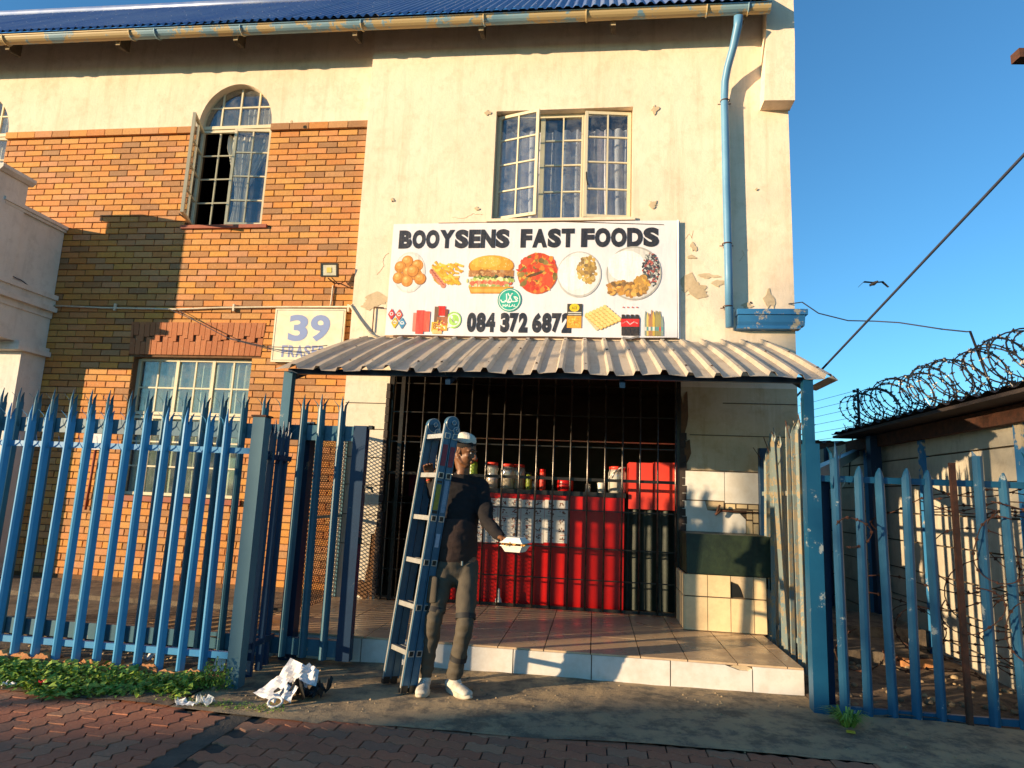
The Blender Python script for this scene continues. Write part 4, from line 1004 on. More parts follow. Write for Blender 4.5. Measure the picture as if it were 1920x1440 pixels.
h_ = vinyl.math('ADD', vinyl.noise(p_, 3.2, 3, .5, (2.2, 1, .6)), vinyl.math('MULTIPLY', vinyl.noise(p_, 1.4, 2, .5, (1, 1, 3)), .6)); vinyl.bump(h_, .25, .03); M['vinyl'] = vinyl.fin(cc, .42)
b.build('sheet', M['vinyl'], bn)
b = MB(); b.add([(.862, 7.165, 3.16), (.905, 7.185, 3.15), (.900, 7.187, 4.53), (.860, 7.165, 4.525), (.88, 7.15, 3.15), (.88, 7.15, 4.53)], [(0, 1, 2, 3), (0, 4, 5, 3)]); b.build('folded_edge', M['vinyl'], bn)
b = MB(); b.tube([(-2.46, 7.16, 3.145), (-1, 7.15, 3.14), (.3, 7.155, 3.135), (.88, 7.16, 3.142)], .006, 5); b.tube([(-1.9, 7.16, 4.53), (-.5, 7.155, 4.532), (.72, 7.16, 4.475)], .004, 5); b.build('banner_rope', M['rust'], bn)
# picture coordinates below are measured on a 3.32 x 1.37 m sheet
def uvp(px, py):                  # photograph-proportioned sheet coordinates (0..530, 0..215) to metres
    return BX0+(BX1-BX0)*px/531., BZ1-(BZ1-BZ0)*py/215.
P = Print(lambda x, z, o: bwarp(x, z, .0025+o)); K = (.018, .022, .032)
def S(x, y): return uvp(x, y)
def zz(a, b_): return uvp(0, b_)[1], uvp(0, a)[1]
z0, z1 = zz(13, 49); letters(P, 'BOOYSENS', uvp(13, 0)[0], uvp(226, 0)[0], z0, z1, K, .066, .03); letters(P, 'FAST', uvp(247, 0)[0], uvp(347, 0)[0], z0, z1, K, .066, .03); letters(P, 'FOODS', uvp(359, 0)[0], uvp(500, 0)[0], z0, z1, K, .066, .03)
z0, z1 = zz(172, 208)
for w_, a, c_ in (('084', 154, 206), ('372', 216, 266), ('6872', 274, 345)): letters(P, w_, uvp(a, 0)[0], uvp(c_, 0)[0], z0, z1, K, .066, .02)
sx = (BX1-BX0)/531.; sz = (BZ1-BZ0)/215.
def E_(x, y, rx, ry, col, rot=0, n=16): cx, cz = S(x, y); P.ell(cx, cz, rx*sx, ry*sz, col, n, rot)
rr = random.Random(11)
def blob(x, y, r, base, n, spread, sz_=(2, 5), var=.25):
    for i in range(n):
        a = rr.random()*6.28; d = rr.random()**.6*spread; v = 1+rr.uniform(-var, var)
        E_(x+math.cos(a)*d*r[0], y+math.sin(a)*d*r[1], rr.uniform(*sz_), rr.uniform(*sz_)*.7, tuple(min(1, max(0, q*v)) for q in rr.choice(base)), rr.random()*3, 7)
# round fried balls on paper
E_(38, 95, 31, 40, (.62, .60, .56)); E_(36, 95, 27, 36, (.70, .68, .64))
for x, y in ((33, 74), (53, 82), (20, 85), (36, 95), (52, 100), (18, 106), (35, 112), (60, 108), (45, 93)):
    E_(x, y, 11.5, 11.5, (.30, .10, .015)); E_(x-.4, y-.6, 10.6, 10.8, (.55, .22, .035)); E_(x-2, y-2.5, 7, 6.5, (.66, .32, .07)); E_(x-3.5, y-4.5, 3, 2.4, (.74, .45, .16))
# sausage and chips
for i in range(95):
    x, y = 112+rr.uniform(-24, 22), 96+rr.uniform(-18, 18); a = rr.uniform(-1.3, .5); L = rr.uniform(8, 17); c = rr.choice(((.72, .42, .03), (.66, .34, .02), (.76, .52, .08), (.60, .28, .02)))
    c = tuple(q*rr.uniform(.8, 1.1) for q in c); xa, za = S(x-L*math.cos(a)*.5, y-L*math.sin(a)*.5-2); xb, zb = S(x+L*math.cos(a)*.5, y+L*math.sin(a)*.5+6); P.line([(xa, za), (xb, zb)], 3.4*sx, c)
for i in range(6): E_(82+i*4.6, 94+i*5.3, 5, 5.5, (.62, .22, .14), .4); E_(82+i*4.6, 92+i*5.3, 4, 1.1, (.32, .08, .05), -.6)
# burger
E_(194, 84, 43, 21, (.44, .17, .015), n=26); E_(194, 82, 41, 19, (.66, .32, .03), n=26); E_(185, 76, 28, 11, (.74, .42, .06)); blob(194, 78, (36, 12), ((.80, .58, .25), (.76, .48, .14)), 46, 1, (.7, 1.4), .1)
P.rect(*[uvp(152, 0)[0], uvp(237, 0)[0]], *zz(92, 104), (.40, .18, .05)); blob(194, 98, (42, 6), ((.42, .20, .07), (.30, .13, .04), (.55, .34, .15)), 90, 1, (2, 5)); blob(194, 107, (43, 3), ((.10, .16, .04), (.20, .26, .06), (.05, .04, .03)), 60, 1, (2, 5))
blob(194, 112, (44, 4), ((.60, .60, .20), (.36, .46, .10), (.72, .66, .34)), 70, 1, (2, 6)); blob(194, 117, (39, 3), ((.62, .12, .06), (.68, .20, .12)), 60, 1, (3, 6)); blob(194, 122, (41, 2), ((.70, .62, .40), (.34, .40, .12)), 40, 1, (2, 5))
P.poly([S(153, 123), S(158, 136), S(232, 136), S(237, 123)], (.58, .26, .03)); P.poly([S(156, 127), S(160, 133), S(228, 133), S(232, 127)], (.70, .38, .07))
# tomato stew
E_(281, 98, 37, 39, (.52, .09, .02), n=24); blob(281, 97, (34, 35), ((.68, .08, .02), (.62, .05, .02), (.70, .22, .03), (.74, .36, .06), (.50, .05, .02), (.22, .16, .04)), 190, 1, (3, 8)); E_(262, 76, 11, 6, (.70, .09, .03), .4); E_(300, 110, 10, 12, (.68, .08, .03), .2); E_(276, 100, 16, 3, (.12, .06, .02), .3)
# rice plates
E_(357, 100, 40, 43, (.46, .45, .43), n=30); E_(357, 99, 37.5, 40, (.70, .69, .67), n=30); E_(345, 98, 27, 32, (.77, .76, .74)); blob(372, 92, (17, 25), ((.48, .30, .07), (.36, .22, .06), (.60, .42, .14), (.26, .17, .07)), 120, 1, (2.5, 6)); E_(338, 105, 12, 18, (.78, .77, .76))
E_(455, 98, 49, 50, (.40, .38, .34), n=34); E_(455, 98, 46, 47, (.62, .60, .56), n=34); E_(442, 85, 34, 29, (.78, .77, .76)); blob(485, 92, (15, 31), ((.03, .04, .05), (.10, .12, .11), (.50, .50, .46), (.05, .05, .07), (.4, .1, .08)), 260, 1, (1.5, 3.6)); blob(443, 127, (36, 13), ((.52, .26, .05), (.60, .34, .08), (.36, .17, .04), (.20, .12, .05)), 170, 1, (3, 7)); blob(470, 118, (14, 14), ((.60, .32, .06), (.44, .24, .06)), 60, 1, (3, 6))
# halal roundel
E_(231, 148, 22, 22, (.03, .30, .22), n=30); E_(231, 148, 20, 20, (.72, .74, .70), n=30); E_(231, 148, 18.6, 18.6, (.02, .36, .27), n=30); W = (.80, .82, .78)
P.text('HALAL', uvp(219, 0)[0], uvp(244, 0)[0], *zz(156, 161), W, .02)
def st(pts, w_=2.1): P.line([S(x, y) for x, y in pts], w_*sx, W)
st([(246, 146), (244, 143), (239, 142), (242, 146), (246, 150), (240, 151), (234, 151)]); st([(236, 151), (231, 141), (228, 136)]); st([(229, 150), (234, 138), (236, 136)]); st([(234, 151), (226, 151), (223, 149)]); st([(225, 137), (226, 149), (222, 152), (217, 152), (215, 148)]); st([(233, 153), (228, 153)])
# messenger icon
E_(129, 186, 14, 15.5, (.34, .60, .12), n=24); E_(129.5, 186, 11.6, 12.4, (.78, .80, .74), n=24); P.poly([S(117.5, 201), S(120, 189), S(127, 198)], (.78, .80, .74)); E_(129.5, 186, 9.6, 10.4, (.36, .62, .13), n=24)
P.line([S(125, 180), S(125.5, 184), S(129, 189), S(134, 191)], 2.8*sx, W); E_(125, 180.5, 2.2, 2.6, W); E_(134, 190, 2.6, 2.2, W)
# network diamonds
for x, y, c in ((10, 176, (.55, .03, .04)), (24.5, 177, (.66, .10, .05)), (17.5, 192, (.70, .42, .02)), (31.5, 193, (.06, .26, .45))):
    P.poly([S(x, y-11), S(x-6.8, y), S(x, y+11), S(x+6.8, y)], c); E_(x, y-1, 3.4, 3.4, (.75, .72, .7)); E_(x, y-1, 2, 2, c)
P.text('MTN', uvp(13.5, 0)[0], uvp(21.5, 0)[0], *zz(190, 194), (.05, .1, .2), 0); P.text('Telkom', uvp(27, 0)[0], uvp(36, 0)[0], *zz(191.5, 195), (.8, .8, .8), 0)
# tins and packets
P.rect(uvp(52, 0)[0], uvp(60, 0)[0], *zz(173, 208), (.68, .20, .14)); P.rect(uvp(72, 0)[0], uvp(84, 0)[0], *zz(170, 208), (.64, .10, .06)); P.rect(uvp(58, 0)[0], uvp(73, 0)[0], *zz(168, 213), (.66, .06, .04)); E_(65, 182, 5, 7, (.70, .22, .05)); P.line([S(61, 185), S(70, 197)], 2.4*sx, (.8, .78, .75)); P.rect(uvp(59, 0)[0], uvp(72, 0)[0], *zz(199, 202), (.10, .12, .28)); P.rect(uvp(59, 0)[0], uvp(72, 0)[0], *zz(205, 208), (.74, .70, .66))
for q in ((98, 112, 160, 178, (.68, .02, .01)), (92, 100, 161, 190, (.16, .09, .05)), (112, 118, 166, 182, (.2, .05, .03)), (97, 118, 180, 196, (.34, .12, .05)), (88, 100, 190, 208, (.68, .40, .03)), (100, 118, 193, 206, (.62, .32, .03)), (90, 108, 205, 212, (.72, .50, .20))): P.rect(uvp(q[0], 0)[0], uvp(q[1], 0)[0], *zz(q[2], q[3]), q[4])
blob(106, 196, (11, 10), ((.70, .46, .05), (.45, .08, .03), (.78, .70, .5), (.2, .1, .05)), 46, 1, (1, 3)); P.text('8', uvp(91, 0)[0], uvp(97, 0)[0], *zz(192, 203), (.30, .08, .02), .01)
# dry goods pack, egg tray, cola and mixed bottles
P.rect(uvp(337, 0)[0], uvp(364, 0)[0], *zz(155, 177), (.05, .045, .035)); E_(350, 162, 9, 7.5, (.72, .52, .02)); P.text('ACE', uvp(345, 0)[0], uvp(355, 0)[0], *zz(160, 165), (.1, .06, .02), .01); P.rect(uvp(338.5, 0)[0], uvp(362.5, 0)[0], *zz(170, 172), (.6, .58, .5)); P.rect(uvp(338.5, 0)[0], uvp(362.5, 0)[0], *zz(174, 175.5), (.6, .58, .5)); P.rect(uvp(337, 0)[0], uvp(363, 0)[0], *zz(177, 199), (.66, .32, .03)); blob(350, 188, (10, 9), ((.74, .46, .08), (.60, .22, .02)), 40, 1, (1, 3))
P.poly([S(368, 178), S(402, 160), S(430, 178), S(390, 204)], (.62, .50, .28))
for i in range(6):
    for j in range(6): E_(373+i*6.3+j*5, 176-i*2.9+j*4.3, 4.3, 4.6, (.50, .30, .06), n=10); E_(372.6+i*6.3+j*5, 175-i*2.9+j*4.3, 3.6, 3.9, (.76, .56, .20), n=10)
for i in range(4):
    x = 434+i*8; P.poly([S(x, 174), S(x+5, 174), S(x+8, 181), S(x+7.6, 212), S(x, 212)], (.03, .025, .025)); E_(x+3, 161, 1.6, 1.2, (.6, .08, .06))
P.rect(uvp(433, 0)[0], uvp(465, 0)[0], *zz(182, 196), (.62, .02, .02)); P.line([S(436, 190), S(443, 186), S(449, 192), S(456, 187), S(462, 190)], 1.6*sx, (.75, .6, .6)); P.line([S(437, 215), S(450, 217), S(463, 213)], 3*sx, (.2, .19, .19))
for i in range(9):
    x = 475+i*3.6+rr.uniform(-.5, .5); zt = 168+rr.uniform(-5, 10); c = rr.choice(((.30, .26, .10), (.55, .38, .06), (.24, .30, .26), (.66, .50, .14), (.40, .20, .10))); P.poly([S(x, zt), S(x+1.4, zt), S(x+3.2, zt+12), S(x+3, 212), S(x-.8, 212), S(x-1, zt+12)], c)
    P.rect(uvp(x-.6, 0)[0], uvp(x+2.6, 0)[0], *zz(196, 203), rr.choice(((.6, .1, .08), (.7, .68, .6), (.1, .3, .3))))
P.build('print', M['print'], bn)

# street number board
sg = empty('number_board', (-3.46, 7.27, 3.17), 'white board with blue house number 39 and street name beside the awning', 'sign')
b = MB(); b.box(-3.89, -3.0, 7.262, 7.285, 2.84, 3.50); b.build('board', M['signwhite'], sg)
Q = Print(lambda x, z, o: (x, 7.260-o, z)); B_ = (.20, .27, .50); G_ = (.20, .26, .24)
for a in ((-3.87, -3.02, 3.478, 3.484), (-3.87, -3.02, 2.86, 2.866), (-3.872, -3.866, 2.86, 3.484), (-3.024, -3.018, 2.86, 3.484)): Q.rect(*a, G_)
letters(Q, '39', -3.70, -3.18, 3.10, 3.42, B_, .035, .12); letters(Q, 'FRASER ST', -3.76, -2.98, 2.90, 3.045, (.22, .26, .46), .03, .14); Q.build('lettering', M['printflat'], sg)
# floodlight
fl = empty('floodlight', (-3.18, 7.1, 3.93), 'small black rectangular floodlight on the brick wall above the number board', 'lamp')
T = Matrix.Translation((-3.18, 7.10, 3.93)) @ Matrix.Rotation(R(12), 4, 'X')
b = MB(); b.box(-.105, .105, 0, .035, -.08, .08, 0, T)
for s in (((-.105, -.088), (-.08, .08)), ((.088, .105), (-.08, .08)), ((-.088, .088), (-.08, -.064)), ((-.088, .088), (.064, .08))): b.box(s[0][0], s[0][1], -.012, 0, s[1][0], s[1][1], 0, T)
b.build('housing', M['black'], fl)
b = MB(); b.box(-.087, .087, -.004, -.001, -.063, .063, 0, T); b.build('reflector', simple('lamp_reflector', (.62, .58, .45), rough=.3), fl)
b = MB(); b.box(-.03, .03, -.009, -.005, -.03, .03, 0, T); b.build('led_chip', simple('led_chip', (.70, .55, .12), rough=.5), fl)
b = MB(); b.tube([(-3.2, 7.13, 3.84), (-3.15, 7.2, 3.80), (-3.12, 7.3, 3.83)], .008, 5); b.tube([(-3.16, 7.14, 3.85), (-3.10, 7.22, 3.79), (-3.06, 7.3, 3.86)], .006, 5); b.build('bracket', M['rust'], fl)
b = MB(); b.tube([(-3.20, 7.29, 3.80), (-3.205, 7.29, 3.6), (-3.21, 7.29, 3.53)], .010, 6); tag(b.build('lamp_cable', M['conduit']), 'short pale cable dropping from the floodlight to the conduit', 'cable')
b = MB(); b.tube([(-6.9, 7.28, 3.53), (-6.2, 7.285, 3.505), (-5.2, 7.28, 3.49), (-4.6, 7.28, 3.515), (-3.9, 7.28, 3.525), (-2.95, 7.28, 3.53), (-2.90, 7.19, 3.53)], .012, 6)
for x in (-6.05, -4.45, -2.98): b.box(x-.012, x+.012, 7.27, 7.30, 3.47, 3.56)
tag(b.build('conduit', M['conduit']), 'long cream conduit running level across the brick wall', 'conduit')
b = MB(); b.tube([(-2.92, 7.18, 3.52), (-2.80, 7.18, 3.36), (-2.64, 7.17, 3.17), (-2.50, 7.16, 3.12)], .013, 6); tag(b.build('drop_cable', M['conduit']), 'white cable slanting from the conduit down to the awning', 'cable')
b = MB()
b.tube([(-5.30, 7.27, 3.49), (-4.9, 7.25, 3.33), (-4.45, 7.22, 3.12), (-3.9, 7.16, 3.0), (-3.4, 7.1, 2.98), (-3.1, 7.05, 3.0)], .005, 5)
tag(b.build('sagging_cable', M['cable']), 'thin dark cable sagging across the brick lintel and the number board', 'cable')
b = MB(); b.tube([(-5.20, 7.27, 3.49), (-4.8, 7.25, 3.28), (-4.4, 7.22, 3.10), (-3.9, 7.16, 2.98), (-3.4, 7.1, 2.93), (-3.1, 7.05, 2.97)], .004, 5)
tag(b.build('sagging_cable', M['cable']), 'lower thin dark cable sagging to the number board', 'cable')
b = MB(); b.tube([(-2.62, 7.18, 3.50), (-2.62, 7.18, 3.2)], .007, 5); b.bar((-2.62, 7.18, 3.50), (-2.5, 7.17, 3.49), .014, .01); tag(b.build('wire_hook', M['rust']), 'small rusty wire hook on the plaster left of the banner', 'hook')

# ------------------------------------------------------------------ balcony at the left
bc = empty('balcony', (-7.6, 6.8, 3.6), 'pale plastered balcony with moulded ledge over a porch at the left edge', 'balcony')
b = MB(); b.box(-9.5, -6.95, 6.42, 7.305, 3.66, 4.52); b.build('parapet', M['balcony'], bc)
b = MB(); b.box(-9.5, -6.92, 6.40, 7.305, 4.52, 4.555); b.box(-9.5, -6.90, 6.38, 7.305, 4.555, 4.60); b.build('coping', M['balcony'], bc)
b = MB(); b.box(-7.42, -6.925, 6.27, 6.66, 3.66, 4.86); b.build('corner_pier', M['balcony'], bc)
b = MB(); b.prism([(-7.46, 4.86), (-6.90, 4.86), (-6.86, 4.90), (-6.86, 4.94), (-7.46, 4.94)], .46, 'y', 6.24); b.build('pier_cap', M['balcony'], bc)
b = MB(); b.box(-9.5, -6.88, 6.34, 7.305, 3.60, 3.66); b.box(-9.5, -6.91, 6.38, 7.305, 3.50, 3.60); b.box(-9.5, -6.87, 6.33, 7.305, 3.44, 3.50); b.box(-9.5, -6.93, 6.40, 7.305, 3.36, 3.44); b.build('ledge_moulding', M['balcony'], bc)
b = MB(); b.box(-9.5, -6.95, 6.42, 7.305, 2.97, 3.36); b.build('beam', M['balcony'], bc)
b = MB(); b.box(-7.35, -6.86, 6.83, 7.305, 2.86, 2.92); b.box(-7.33, -6.89, 6.86, 7.305, 2.92, 2.97); b.build('capital', M['balcony'], bc)
b = MB(); b.box(-7.30, -6.93, 6.95, 7.305, .1, 2.86); b.build('pilaster', M['balcony'], bc)
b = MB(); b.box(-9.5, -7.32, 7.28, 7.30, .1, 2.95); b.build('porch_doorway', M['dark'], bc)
b = MB(); b.tube([(-6.94, 6.3, 3.74), (-6.93, 6.8, 3.70), (-6.92, 7.25, 3.54)], .006, 5); tag(b.build('balcony_cable', M['cable']), 'thin dark cable along the balcony ledge', 'cable')
b = MB(); b.tube([(-4.9, 7.27, 1.55), (-4.9, 7.27, 0.2)], .02, 6)
pb = MB(); pb.box(-6.2, -5.93, 7.27, 7.295, 1.72, 2.02); tag(pb.build('wall_notice', M['paper']), 'small white notice on the brick wall behind the gate pales', 'notice')
b = MB(); b.tube([(-6.03, 7.28, 1.72), (-6.05, 7.28, 1.0)], .016, 6); tag(b.build('red_pipe', M['sill']), 'thin reddish pipe on the brick wall below the white notice', 'pipe')

# ------------------------------------------------------------------ shop counter and goods
ct = empty('shop_counter', (-.7, 7.6, .2), 'bright red shop counter behind the grille', 'counter')
b = MB(); b.box(-1.85, .33, 7.50, 7.52, .20, 1.40); b.box(-1.85, .33, 7.52, 8.0, .22, 1.39); b.build('front', M['red'], ct)
b = MB(); b.box(-1.88, .345, 7.48, 8.05, 1.40, 1.45); b.build('top', M['black'], ct)
rr = random.Random(5)
for i in range(5):
    x0 = -1.62+i*.266; pr = Print(lambda x, z, o: (x, 7.494-o, z)); pr.rect(x0, x0+.262, .865+.01*i-.03, 1.345-.01*(i % 2), (.62, .60, .56))
    for r_ in range(5):
        for c_ in range(2):
            cx, cz = x0+.07+c_*.13, .93+r_*.09
            for q in range(7): pr.ell(cx+rr.uniform(-.03, .03), cz+rr.uniform(-.022, .022), rr.uniform(.006, .016), rr.uniform(.004, .010), rr.choice(((.16, .08, .05), (.10, .06, .05), (.28, .05, .03))), 6, rr.random()*3)
            pr.rect(cx-.05, cx+.03, cz-.037, cz-.033, (.2, .19, .18))
            if rr.random() < .3: pr.line([(cx-.02, cz+.03), (cx+.05, cz+.036)], .006, (.45, .05, .04))
    o = pr.build('price_sheet', M['printflat']); 
    tag(o, ('leftmost', 'second from the left', 'middle', 'second from the right', 'rightmost')[i]+' of the white printed price sheets on the red counter front', 'price sheet', 'price sheets on the counter front')
def jar(x, y, z, r, h, body, lid, label, fill=None, cat='jar', waist=1.0):
    t = empty('jar', (x, y, z), label, cat)
    b = MB(); b.lathe((x, y, z), [(r*.9, 0), (r, .02), (r, h*.45), (r*waist, h*.6), (r, h*.75), (r*.85, h*.88)], 14); b.build('body', body, t)
    b = MB(); b.lathe((x, y, z+h*.885), [(r*.9, 0), (r*.92, h*.1), (r*.8, h*.115)], 14); b.build('lid', lid, t)
    if fill: b = MB(); b.lathe((x, y, z+.004), [(r*.86, 0), (r*.95, h*.1), (r*.95, h*.4), (r*.9, h*.5), (r*.2, h*.55)], 12); b.build('contents', fill, t)
    return t
sn1 = simple('orange_snacks', (.62, .26, .05), (.70, .50, .20), 60, .7, bump=.5); sn2 = simple('yellow_snacks', (.60, .48, .12), (.50, .30, .06), 50, .7, bump=.5); gr_ = simple('green_liquid', (.20, .28, .03), (.3, .34, .05), 12, .3)
jar(-1.19, 7.62, 1.45, .072, .30, M['jar'], M['redbright'], 'clear waisted jar of orange snacks with red lid, leftmost of the jars', sn1, waist=.8)
jar(-1.02, 7.66, 1.45, .085, .29, M['jar'], M['redbright'], 'clear jar of yellow snacks with red lid, second from the left', sn2)
jar(-.90, 7.76, 1.45, .08, .29, M['jar'], M['redbright'], 'clear jar of mixed snacks with red lid behind the second jar', sn1)
jar(-.76, 7.62, 1.45, .035, .20, gr_, M['black'], 'small bottle of green sauce on the counter', None, 'bottle')
jar(-.60, 7.60, 1.45, .036, .24, M['redbright'], M['red'], 'red squeeze bottle on the counter', None, 'bottle', .9)
jar(-.34, 7.62, 1.45, .095, .155, M['red'], M['redbright'], 'low red round tub on the counter', None, 'tub')
jar(-.08, 7.6, 1.45, .03, .09, M['jar'], M['jar'], 'small clear glass on the counter beside the white cup', None, 'glass')
b = MB(); b.lathe((.07, 7.60, 1.45), [(.035, 0), (.046, .11), (.04, .112)], 12); tag(b.build('white_cup', M['white']), 'plain white cup on the counter left of the clear bucket', 'cup')
bu = jar(.25, 7.60, 1.45, .10, .30, M['jar'], M['redbright'], 'tall clear bucket with red lid and white handle near the red box', simple('pale_contents', (.5, .48, .38)), 'bucket')
b = MB(); b.tube([(.16, 7.50, 1.62), (.2, 7.495, 1.68), (.28, 7.495, 1.73), (.34, 7.50, 1.74)], .007, 5); b.build('handle', M['white'], bu)
jar(-1.42, 7.60, 1.45, .055, .34, simple('green_bottle', (.30, .42, .04), rough=.3), M['redbright'], 'lime green bottle with red cap beside the man\'s face', None, 'bottle', .9)
b = MB()
for i in range(7): b.tube([(-.70+jit(.02), 7.66, 1.45), (-.69+jit(.06), 7.66+jit(.02), 1.66+jit(.05))], .004, 4)
b.lathe((-.70, 7.66, 1.45), [(.04, 0), (.045, .1), (.04, .1)], 10); tag(b.build('cutlery_pot', M['alu2']), 'steel pot of cutlery between the sauce bottles', 'cutlery pot')
rb = empty('red_crate', (.64, 7.6, 1.3), 'bright red plastic box at the right end of the shopfront', 'box')
b = MB(); b.box(.375, .64, 7.52, 7.9, 1.285, 1.80); b.build('panel', M['redbright'], rb)
b = MB(); b.box(.65, .895, 7.515, 7.9, 1.285, 1.81); b.build('panel', M['redbright'], rb)
gc = MB(); n = 40; vs = []
for i in range(n+1):
    x = .335+.56*i/n; y = 7.57+.03*math.sin(i*2*PI/n*3.3)
    vs += [(x, y, .2), (x+.01*math.sin(i), y-.01, .75), (x, y, 1.28)]
gc.add(vs, [(i*3+j, (i+1)*3+j, (i+1)*3+j+1, i*3+j+1) for i in range(n) for j in range(2)], 0, True)
tag(gc.build('green_drape', simple('dark_green_canvas', (.03, .04, .027), (.018, .024, .018), 8, .6)), 'dark green folded canvas hanging under the red box', 'drape')
sh = empty('back_shelf', (-1.6, 9.2, 1.3), 'dim shelf with a dark pink box at the left inside the shop', 'shelf')
b = MB(); b.box(-2.7, -1.7, 8.6, 8.9, 1.28, 1.31); b.box(-2.7, -1.7, 8.6, 8.9, .8, .83); b.box(-2.7, -2.66, 8.6, 8.9, .2, 1.31); b.build('board', M['roomwall'], sh)
b = MB(); b.box(-2.45, -2.1, 8.55, 8.8, 1.315, 1.60); tag(b.build('pink_box', simple('dark_pink', (.22, .02, .06))), 'dark pink box on the shelf at the left inside the shop', 'box')
b = MB(); b.lathe((-1.02, 7.34, .2), [(.03, 0), (.04, .02), (.035, .06), (.018, .09), (.016, .16), (.01, .17)], 10); tag(b.build('small_bottle', M['white']), 'small white bottle on the tiles by the grille behind the man\'s legs', 'bottle')

# ------------------------------------------------------------------ folding ladder
ld = empty('folding_ladder', (-1.3, 4.75, .02), 'blue folding ladder with square rungs held upright by the man', 'ladder')
LB = Vector((-1.245, 4.672, .03)); LT = Vector((-1.045, 4.705, 1.90)); AX = (LT-LB).normalized()
RU = Vector((-.20, .20, 0)); RD = RU.normalized()                  # rung direction, near stile to far stile
WD = AX.cross(RD).normalized(); WD = WD if WD.x > 0 else -WD       # across the stile face
def lp(h, w, u=0): return LB + AX*h + WD*w + RD*u
LH = (LT-LB).length; RH = [.245, .555, .865, 1.175, 1.485, 1.775]
def stile(u, name):
    for k, (wa, wb) in enumerate(((-.060, -.004), (.004, .060))):
        b = MB(); o = [lp(h, w, u+du) for h in (0.02, LH-.02) for w, du in ((wa, 0), (wb, 0), (wb, .024), (wa, .024))]
        b.add(o, [(3, 2, 1, 0), (4, 5, 6, 7), (0, 1, 5, 4), (1, 2, 6, 5), (2, 3, 7, 6), (3, 0, 4, 7)])
        for w in (wa, wb-.006):                                   # raised flanges
            q = [lp(h, ww, u+du) for h in (.02, LH-.02) for ww, du in ((w, -.004), (w+.006, -.004), (w+.006, .028), (w, .028))]
            b.add(q, [(3, 2, 1, 0), (4, 5, 6, 7), (0, 1, 5, 4), (1, 2, 6, 5), (2, 3, 7, 6), (3, 0, 4, 7)])
        s = b.build('stile', M['alu'], ld)
        b = MB()                                                  # bright edge strip that catches the sun
        if k == 0:
            q = [lp(h, ww, u+du) for h in (.02, LH-.02) for ww, du in ((wa-.0035, .006), (wa-.0005, .006), (wa-.0005, .020), (wa-.0035, .020))]
            b.add(q, [(3, 2, 1, 0), (4, 5, 6, 7), (0, 1, 5, 4), (1, 2, 6, 5), (2, 3, 7, 6), (3, 0, 4, 7)]); b.build('edge_strip', M['alu2'], s)
        b = MB(); q = [lp(h, w, u+du) for h in (-.012, .035) for w, du in ((wa-.003, -.006), (wb-.012, -.006), (wb-.012, .030), (wa-.003, .030))]
        b.add(q, [(3, 2, 1, 0), (4, 5, 6, 7), (0, 1, 5, 4), (1, 2, 6, 5), (2, 3, 7, 6), (3, 0, 4, 7)]); b.build('foot', M['black'], s)
        if name == 'near':
            b = MB(); d = MB()
            for h in RH:
                c = (wa+wb)/2; r = .0165
                for (w0, w1, h0, h1) in ((c-r-.004, c-r, h-r-.004, h+r+.004), (c+r, c+r+.004, h-r-.004, h+r+.004), (c-r, c+r, h-r-.004, h-r), (c-r, c+r, h+r, h+r+.004)):
                    q = [lp(hh, ww, u+du) for hh in (h0, h1) for ww, du in ((w0, -.009), (w1, -.009), (w1, -.0), (w0, -.0))]
                    b.add(q, [(3, 2, 1, 0), (4, 5, 6, 7), (0, 1, 5, 4), (1, 2, 6, 5), (2, 3, 7, 6), (3, 0, 4, 7)])
                q = [lp(hh, ww, u-.003) for hh, ww in ((h-r, c-r), (h-r, c+r), (h+r, c+r), (h+r, c-r))]; d.add(q, [(0, 1, 2, 3)])
            tag(b.build('rung_ends', M['alu2'], s), kind='stuff'); tag(d.build('rung_sockets', M['black'], s), kind='stuff')
    b = MB()                                                      # hinge plate at the top
    def disc(h, w, r, u0, u1, n=18):
        vs = [lp(h+r*math.sin(a), w+r*math.cos(a), uu) for uu in (u0, u1) for a in [2*PI*i/n for i in range(n)]]
        b.add(vs, [tuple(range(n)), tuple(range(2*n-1, n-1, -1))]+[(i, (i+1) % n, n+(i+1) % n, n+i) for i in range(n)])
    disc(LH-.012, -.004, .055, u-.005, u+.028); disc(LH-.06, .036, .030, u-.008, u+.028); disc(LH-.005, .004, .018, u-.010, u-.005); disc(LH-.055, .040, .012, u-.012, u-.008)
    q = [lp(h, w, uu) for uu in (u-.005, u+.028) for h, w in ((LH-.12, -.058), (LH-.12, .058), (LH-.06, .062), (LH-.01, .045), (LH-.01, -.058))]; b.add(q, [(0, 1, 2, 3, 4), (9, 8, 7, 6, 5)]+[(i, (i+1) % 5, 5+(i+1) % 5, 5+i) for i in range(5)])
    hp = b.build('hinge', M['alu'], ld)
    b = MB()
    def ring(h, w, r, uu): b.tube([lp(h+r*math.sin(a), w+r*math.cos(a), uu) for a in [2*PI*i/18 for i in range(18)]], .0025, 4, closed=True)
    ring(LH-.012, -.004, .053, u-.006); ring(LH-.005, .004, .016, u-.011); ring(LH-.06, .036, .028, u-.009); ring(LH-.055, .040, .011, u-.013)
    tag(b.build('hinge_rivets', M['alu2'], hp), kind='stuff')
stile(0, 'near'); stile(.262, 'far')
for h in RH:
    for c in (-.032, .032):
        b = MB(); r = .0165; q = [lp(h+hh, c+ww, uu) for uu in (.025, .262) for hh, ww in ((-r, -r), (-r, r), (r, r), (r, -r))]
        b.add(q, [(0, 1, 2, 3), (7, 6, 5, 4), (0, 4, 5, 1), (1, 5, 6, 2), (2, 6, 7, 3), (3, 7, 4, 0)]); b.build('rung', M['alu2'], ld)
